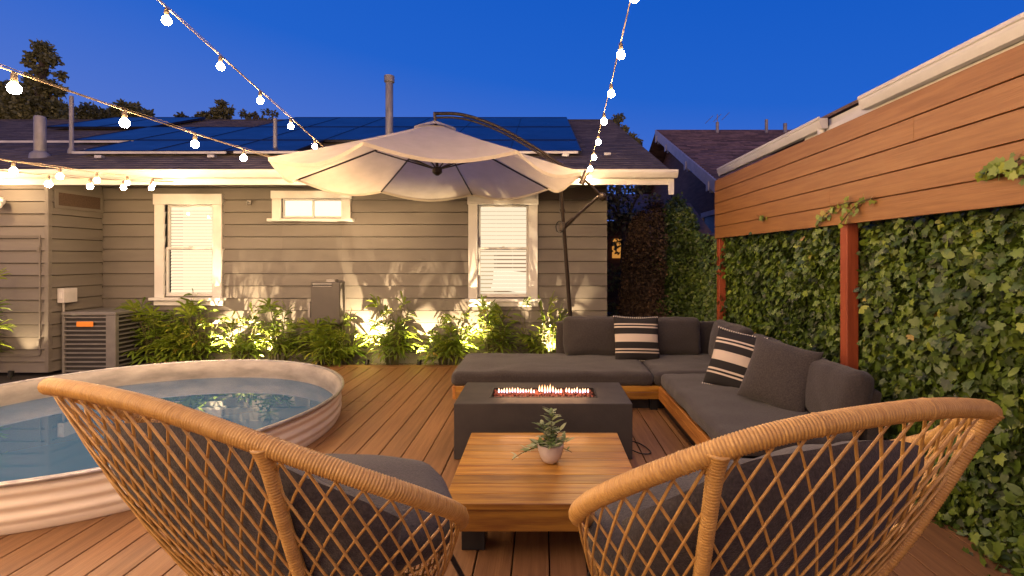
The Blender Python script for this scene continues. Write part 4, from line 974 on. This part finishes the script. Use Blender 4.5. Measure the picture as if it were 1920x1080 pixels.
t_.links.new(mr.outputs[0],mf.inputs[0]); t_.links.new(mf.outputs[0],mx_.inputs[0]); t_.links.new(tr_.outputs[0],mx_.inputs[1]); t_.links.new(e_.outputs[0],mx_.inputs[2]); t_.links.new(mx_.outputs[0],o_.inputs[0])
b = MB()
for i in range(34):
    x = tx0+.06+(tx1-tx0-.12)*i/33; y = 4.12+random.uniform(-.012,.012); h = random.uniform(.030,.048); 
    if 15 <= i <= 20: h = random.uniform(.045,.075)
    if random.random() < .12: continue
    b = MB(); b.lathe((x,y,fz-.012),[(.002,0),(.0065,h*.25),(.005,h*.6),(0,h)],6); b.build('flame', m_flame, ft, smooth='all')
b = MB(); b.tube(catmull([(.67,3.98,.012),(.76,3.86,.012),(.84,3.88,.012),(.80,4.05,.012),(.70,4.15,.012)],6),.0045,6); b.build('gas_hose', m_black, ft, smooth=True)
fl_ = bpy.data.lights.new('fire_glow','AREA'); fl_.shape = 'RECTANGLE'; fl_.size = .7; fl_.size_y = .05; fl_.energy = 3.0; fl_.color = (1,.5,.25)
fo_ = bpy.data.objects.new('fire_glow',fl_); S.collection.objects.link(fo_); fo_.location = (.02,4.10,fz+.11)

# ------------------------------------------------------------------ coffee table with plant
ct = thing('coffee_table',(.02,2.98,0),'square slatted teak coffee table in front of the fire table','coffee table')
cx0,cx1,cy0,cy1,ctz = -.481,.521,2.473,3.486,.30
b = MB(); ns = 9; wd = (cy1-cy0)/ns
for i in range(ns): b.box((cx0,cy0+i*wd+.0015,ctz-.03),(cx1,cy0+(i+1)*wd-.0015,ctz))
b.build('tabletop', m_teak, ct, bevel=.003)
for y in (cy0+.012,cy1-.04): b = MB(); b.box((cx0+.012,y,.158),(cx1-.012,y+.028,ctz-.031)); b.build('apron', m_teak, ct, bevel=.003)
for x in (cx0+.012,cx1-.04): b = MB(); b.box((x,cy0+.041,.158),(x+.028,cy1-.041,ctz-.031)); b.build('apron', m_teaky, ct, bevel=.003)
for (x,y) in ((-.41,2.60),(.33,2.60),(-.41,3.26),(.33,3.26)):
    b = MB(); b.box((x,y,0),(x+.12,y+.12,.20)); b.build('leg', m_black, ct, bevel=.004)
pp = thing('potted_plant',(.055,2.98,ctz),'small variegated plant in a pale ceramic pot on the teak table','potted plant')
pc = Vector((.055,2.98,ctz+.001))
b = MB(); b.lathe(pc,[(.030,0),(.045,.008),(.062,.035),(.074,.075),(.077,.108),(.073,.110),(.069,.08),(.050,.075),(0,.085)],40); b.build('pot', m_pot, pp, smooth=True)
P_=[];NR=[];UP_=[];SZ=[]; st = MB()
def stem(dirv, L_, n_, drop=0, sz=.055):
    d = Vector(dirv); pts = []; p = pc+Vector((0,0,.08))
    for i in range(9):
        t = i/8; pts.append(p+d*L_*t+Vector((0,0,-drop*t*t)))
    st.tube(pts,.0022,5)
    for i in range(n_):
        t = .25+.75*(i+.5)/n_; q = p+d*L_*t+Vector((0,0,-drop*t*t)); a = i*2.4
        o = Vector((math.cos(a),math.sin(a),.35)); P_.append(q); NR.append(Vector((math.cos(a)*-.4,math.sin(a)*-.4,1))+Vector((random.uniform(-.3,.3),)*3)); UP_.append(o); SZ.append(sz*1.2*random.uniform(.7,1.15))
stem((.04,-.02,1),.23,26,0,.062); stem((-.25,.05,.8),.20,20,.02); stem((.28,-.05,.75),.19,18,.03); stem((-.55,-.25,.6),.17,16,.06); stem((.5,.2,.5),.17,14,.06); stem((.1,-.5,.6),.15,14,.05); stem((.0,.4,.7),.16,12,.04); stem((-.95,-.1,.25),.24,12,.12,.045); stem((-.75,.1,.3),.20,12,.09,.055); stem((.95,-.05,.3),.13,5,.06,.035)
leaf_mesh.tone_fn = lambda p: rng.uniform(0,1,len(p))
st.build('stems', m_stem, pp, smooth=True)
leaf_mesh('foliage',np.array(P_),np.array(NR),np.array(UP_),np.array(SZ),[(0,0),(.15,.2),(.20,.45),(.13,.75),(0,1),(-.13,.75),(-.20,.45),(-.15,.2)],m_var,pp,curl=.5)

# ------------------------------------------------------------------ rattan chairs
def chair(rimpts, nback, ringc, rings, posts, backrange, label, legs, seatz):
    """rimpts: rim loop (world points) starting with the back rim; ringc: seat ring centre"""
    loop = resample(catmull(rimpts,12,closed=True),.0065,closed=True); n = len(loop)
    cen = sum(loop,Vector())/n; ringc = (cen.x+ringc[0],cen.y+ringc[1],ringc[2])
    t = thing('rattan_chair',(ringc[0],ringc[1],0),label,'chair','open weave rattan lounge chairs')
    # wrapped rim: ridged windings
    fine = resample([loop[i] for i in range(n)]+[loop[0]],.0016)[:-1]; m = len(fine)
    rs = []
    for i in range(m):
        s = i/5.0; z_ = .5+.5*noise.noise(Vector((i/900,1,0)))*1.6; rs.append(.0225+(.0008+.0018*min(1,max(0,z_)))*abs(math.sin(PI*s))+(.0014 if (i//5)%37 == 0 else 0))
    b = MB(); b.tube(fine,rs,12,closed=True,tone=.5); 
    b.t = [min(1,max(0,.5+.4*noise.noise(Vector((i/12/60,0,0)))+.25*(((i//48)*7919%13)/13-.5))) for i in range(len(b.t))]
    b.build('rim', m_rattan, t, smooth='all')
    ring = [Vector((ringc[0]+(p.x-cen.x)*rings, ringc[1]+(p.y-cen.y)*rings, ringc[2])) for p in loop]
    def surf(k, f):       # k fractional index along loop, f 0 rim .. 1 seat ring
        i = int(math.floor(k))%n; j = (i+1)%n; q = k-math.floor(k)
        A_ = loop[i].lerp(loop[j],q); B_ = ring[i].lerp(ring[j],q); p = A_.lerp(B_,f)
        o = Vector((A_.x-cen.x,A_.y-cen.y,0)); o.normalize(); return p+o*.015*math.sin(PI*min(1,f))+Vector((0,0,-.03*math.sin(PI*f)))
    # weave: two families of strands leaning opposite ways
    L_ = n*.0065; ns = int(L_/.071); b = MB(); sh = n*.125
    for i in range(ns):
        for sg in (-1,1):
            k0 = i*n/ns+(n/ns*.35 if sg > 0 else 0); pts = []
            ph = random.uniform(0,6)
            for j in range(15):
                f = j/14; kk = k0+sg*sh*f+math.sin(f*5+ph)*.25; p = surf(kk,f); o = Vector((p.x-cen.x,p.y-cen.y,0)).normalized()
                pts.append(p+o*.003*sg)
            b.tube(pts,0.0037*random.uniform(.88,1.1),6,cap=False)
    b.build('weave', m_rattan, t, smooth=True)
    b = MB(); b.tube([ring[i] for i in range(0,n,6)],.016,8,closed=True); b.build('seat_ring', m_rattan, t, smooth='all')
    # wrapped uprights
    for kf in posts:
        k = kf*n; pts = [surf(k,f/24)+Vector((0,0,0)) for f in range(25)]
        o = Vector((pts[0].x-cen.x,pts[0].y-cen.y,0)).normalized(); pts = [p+o*.006 for p in pts]
        fine = resample(pts,.0016); rs = [.0165+.0018*abs(math.sin(PI*i/5))+.012*math.exp(-i/20) for i in range(len(fine))]
        b = MB(); b.tube(fine,rs,10); b.t = [min(1,max(0,.5+.4*noise.noise(Vector((i/10/50,3,0))))) for i in range(len(b.t))]; b.build('upright', m_rattan, t, smooth='all')
    # seat cushion
    b = MB(); ns2 = 48; rows = []
    prof = [(0.0,.0),(.55,.0),(.90,.01),(1.0,.05),(1.02,.085),(1.0,.12),(.93,.15),(.75,.170),(.4,.178),(0,.18)]
    for (r,z) in prof:
        row = []
        for i in range(ns2):
            p = loop[int(i*n/ns2)]; q = Vector((ringc[0],ringc[1]+.12,0)).lerp(Vector((cen.x,cen.y+.12,0)),.22); d = Vector((p.x-cen.x,p.y-cen.y,0))
            pt = q+d*.70*r*(1); pt.z = seatz+z-.0; pt += noise.noise_vector(pt*5)*.012; row.append(pt)
        rows.append(row)
    vs = [p for row in rows for p in row]; fs = [(a*ns2+i,a*ns2+(i+1)%ns2,(a+1)*ns2+(i+1)%ns2,(a+1)*ns2+i) for a in range(len(prof)-1) for i in range(ns2)]
    b.add(vs,fs,tone=.5); b.build('seat_cushion', m_fabric2, t, smooth='all')
    # back cushion following the back rim
    b = MB(); na, nf = 30, 10; k0, k1 = backrange; grid = {}
    def bp(a, f, side):
        k = (k0+(k1-k0)*a)*n; f2 = .17+f*.62; p = surf(k,f2); o = Vector((ringc[0]*.4+cen.x*.6-p.x,ringc[1]*.4+cen.y*.6-p.y,.25)).normalized()
        th = (max(0,1-(2*a-1)**6)*max(0,1-(2*f-1)**4))**.5
        crease = .02*abs(math.sin(a*PI*3))*th
        q = p+o*(.085+side*.068*th+crease*(side > 0)); return q+noise.noise_vector(q*5)*.012+Vector((0,0,-.02*abs(2*a-1)**3))
    for side in (1,-1):
        vs = [bp(i/na,j/nf,side) for i in range(na+1) for j in range(nf+1)]
        fs = [(i*(nf+1)+j,(i+1)*(nf+1)+j,(i+1)*(nf+1)+j+1,i*(nf+1)+j+1) for i in range(na) for j in range(nf)]
        b.add(vs,fs if side < 0 else [f[::-1] for f in fs],tone=.5)
    b.build('back_cushion', m_fabric2, t, smooth='all')
    for (a_, c_) in legs:
        b = MB(); b.tube([a_,c_],.009,8); b.build('leg', m_black, t, smooth=True)
    return t
LR = [W(92,724,1.50),W(170,736,1.38),W(300,768,1.28),W(490,833,1.20),W(680,898,1.20),W(800,938,1.28),W(858,962,1.40),
      Vector((-.27,1.62,.66)),Vector((-.42,1.90,.60)),Vector((-.80,2.05,.60)),Vector((-1.15,2.03,.70)),W(370,826,1.94),W(250,780,1.82),W(140,738,1.68)]
RR = [W(1848,768,1.28),W(1750,766,1.15),W(1600,785,1.08),W(1460,812,1.05),W(1345,845,1.06),W(1200,898,1.13),W(1110,938,1.24),W(1083,965,1.34),
      Vector((.16,1.60,.68)),Vector((.36,1.88,.60)),Vector((.75,2.05,.60)),Vector((1.12,1.98,.72)),Vector((1.32,1.75,.87)),W(1800,792,1.55),W(1850,780,1.42)]
def frac(pts, q):
    loop = resample(catmull(pts,12,closed=True),.0065,closed=True); q = Vector(q); return min(range(len(loop)),key=lambda i:(loop[i]-q).length)/len(loop)
lp = frac(LR,W(492,834,1.2)); rp_ = frac(RR,W(1345,845,1.06)); rt_ = frac(RR,W(1845,772,1.30))
chair(LR,0,(.17,.0,.40),.46,[lp,lp+.5],(frac(LR,W(140,738,1.68))-1+.02,frac(LR,W(800,938,1.28))),'left rattan lounge chair beside the round pool',
      [((-.34,1.72,.55),(-.09,1.82,0)),((-.85,1.75,.42),(-1.1,1.95,0)),((-.45,1.38,.42),(-.3,1.1,0)),((-.8,1.38,.42),(-1.0,1.15,0))],.57)
chair(RR,0,(-.17,.0,.40),.46,[rp_,rt_,rp_+.42],(frac(RR,W(1848,768,1.28))-.02,frac(RR,W(1110,938,1.24))),'right rattan lounge chair in front of the ivy',
      [((.20,1.72,.55),(.07,1.82,0)),((.85,1.75,.42),(1.1,1.95,0)),((.40,1.3,.42),(.25,1.05,0)),((.8,1.3,.42),(1.0,1.1,0))],.57)
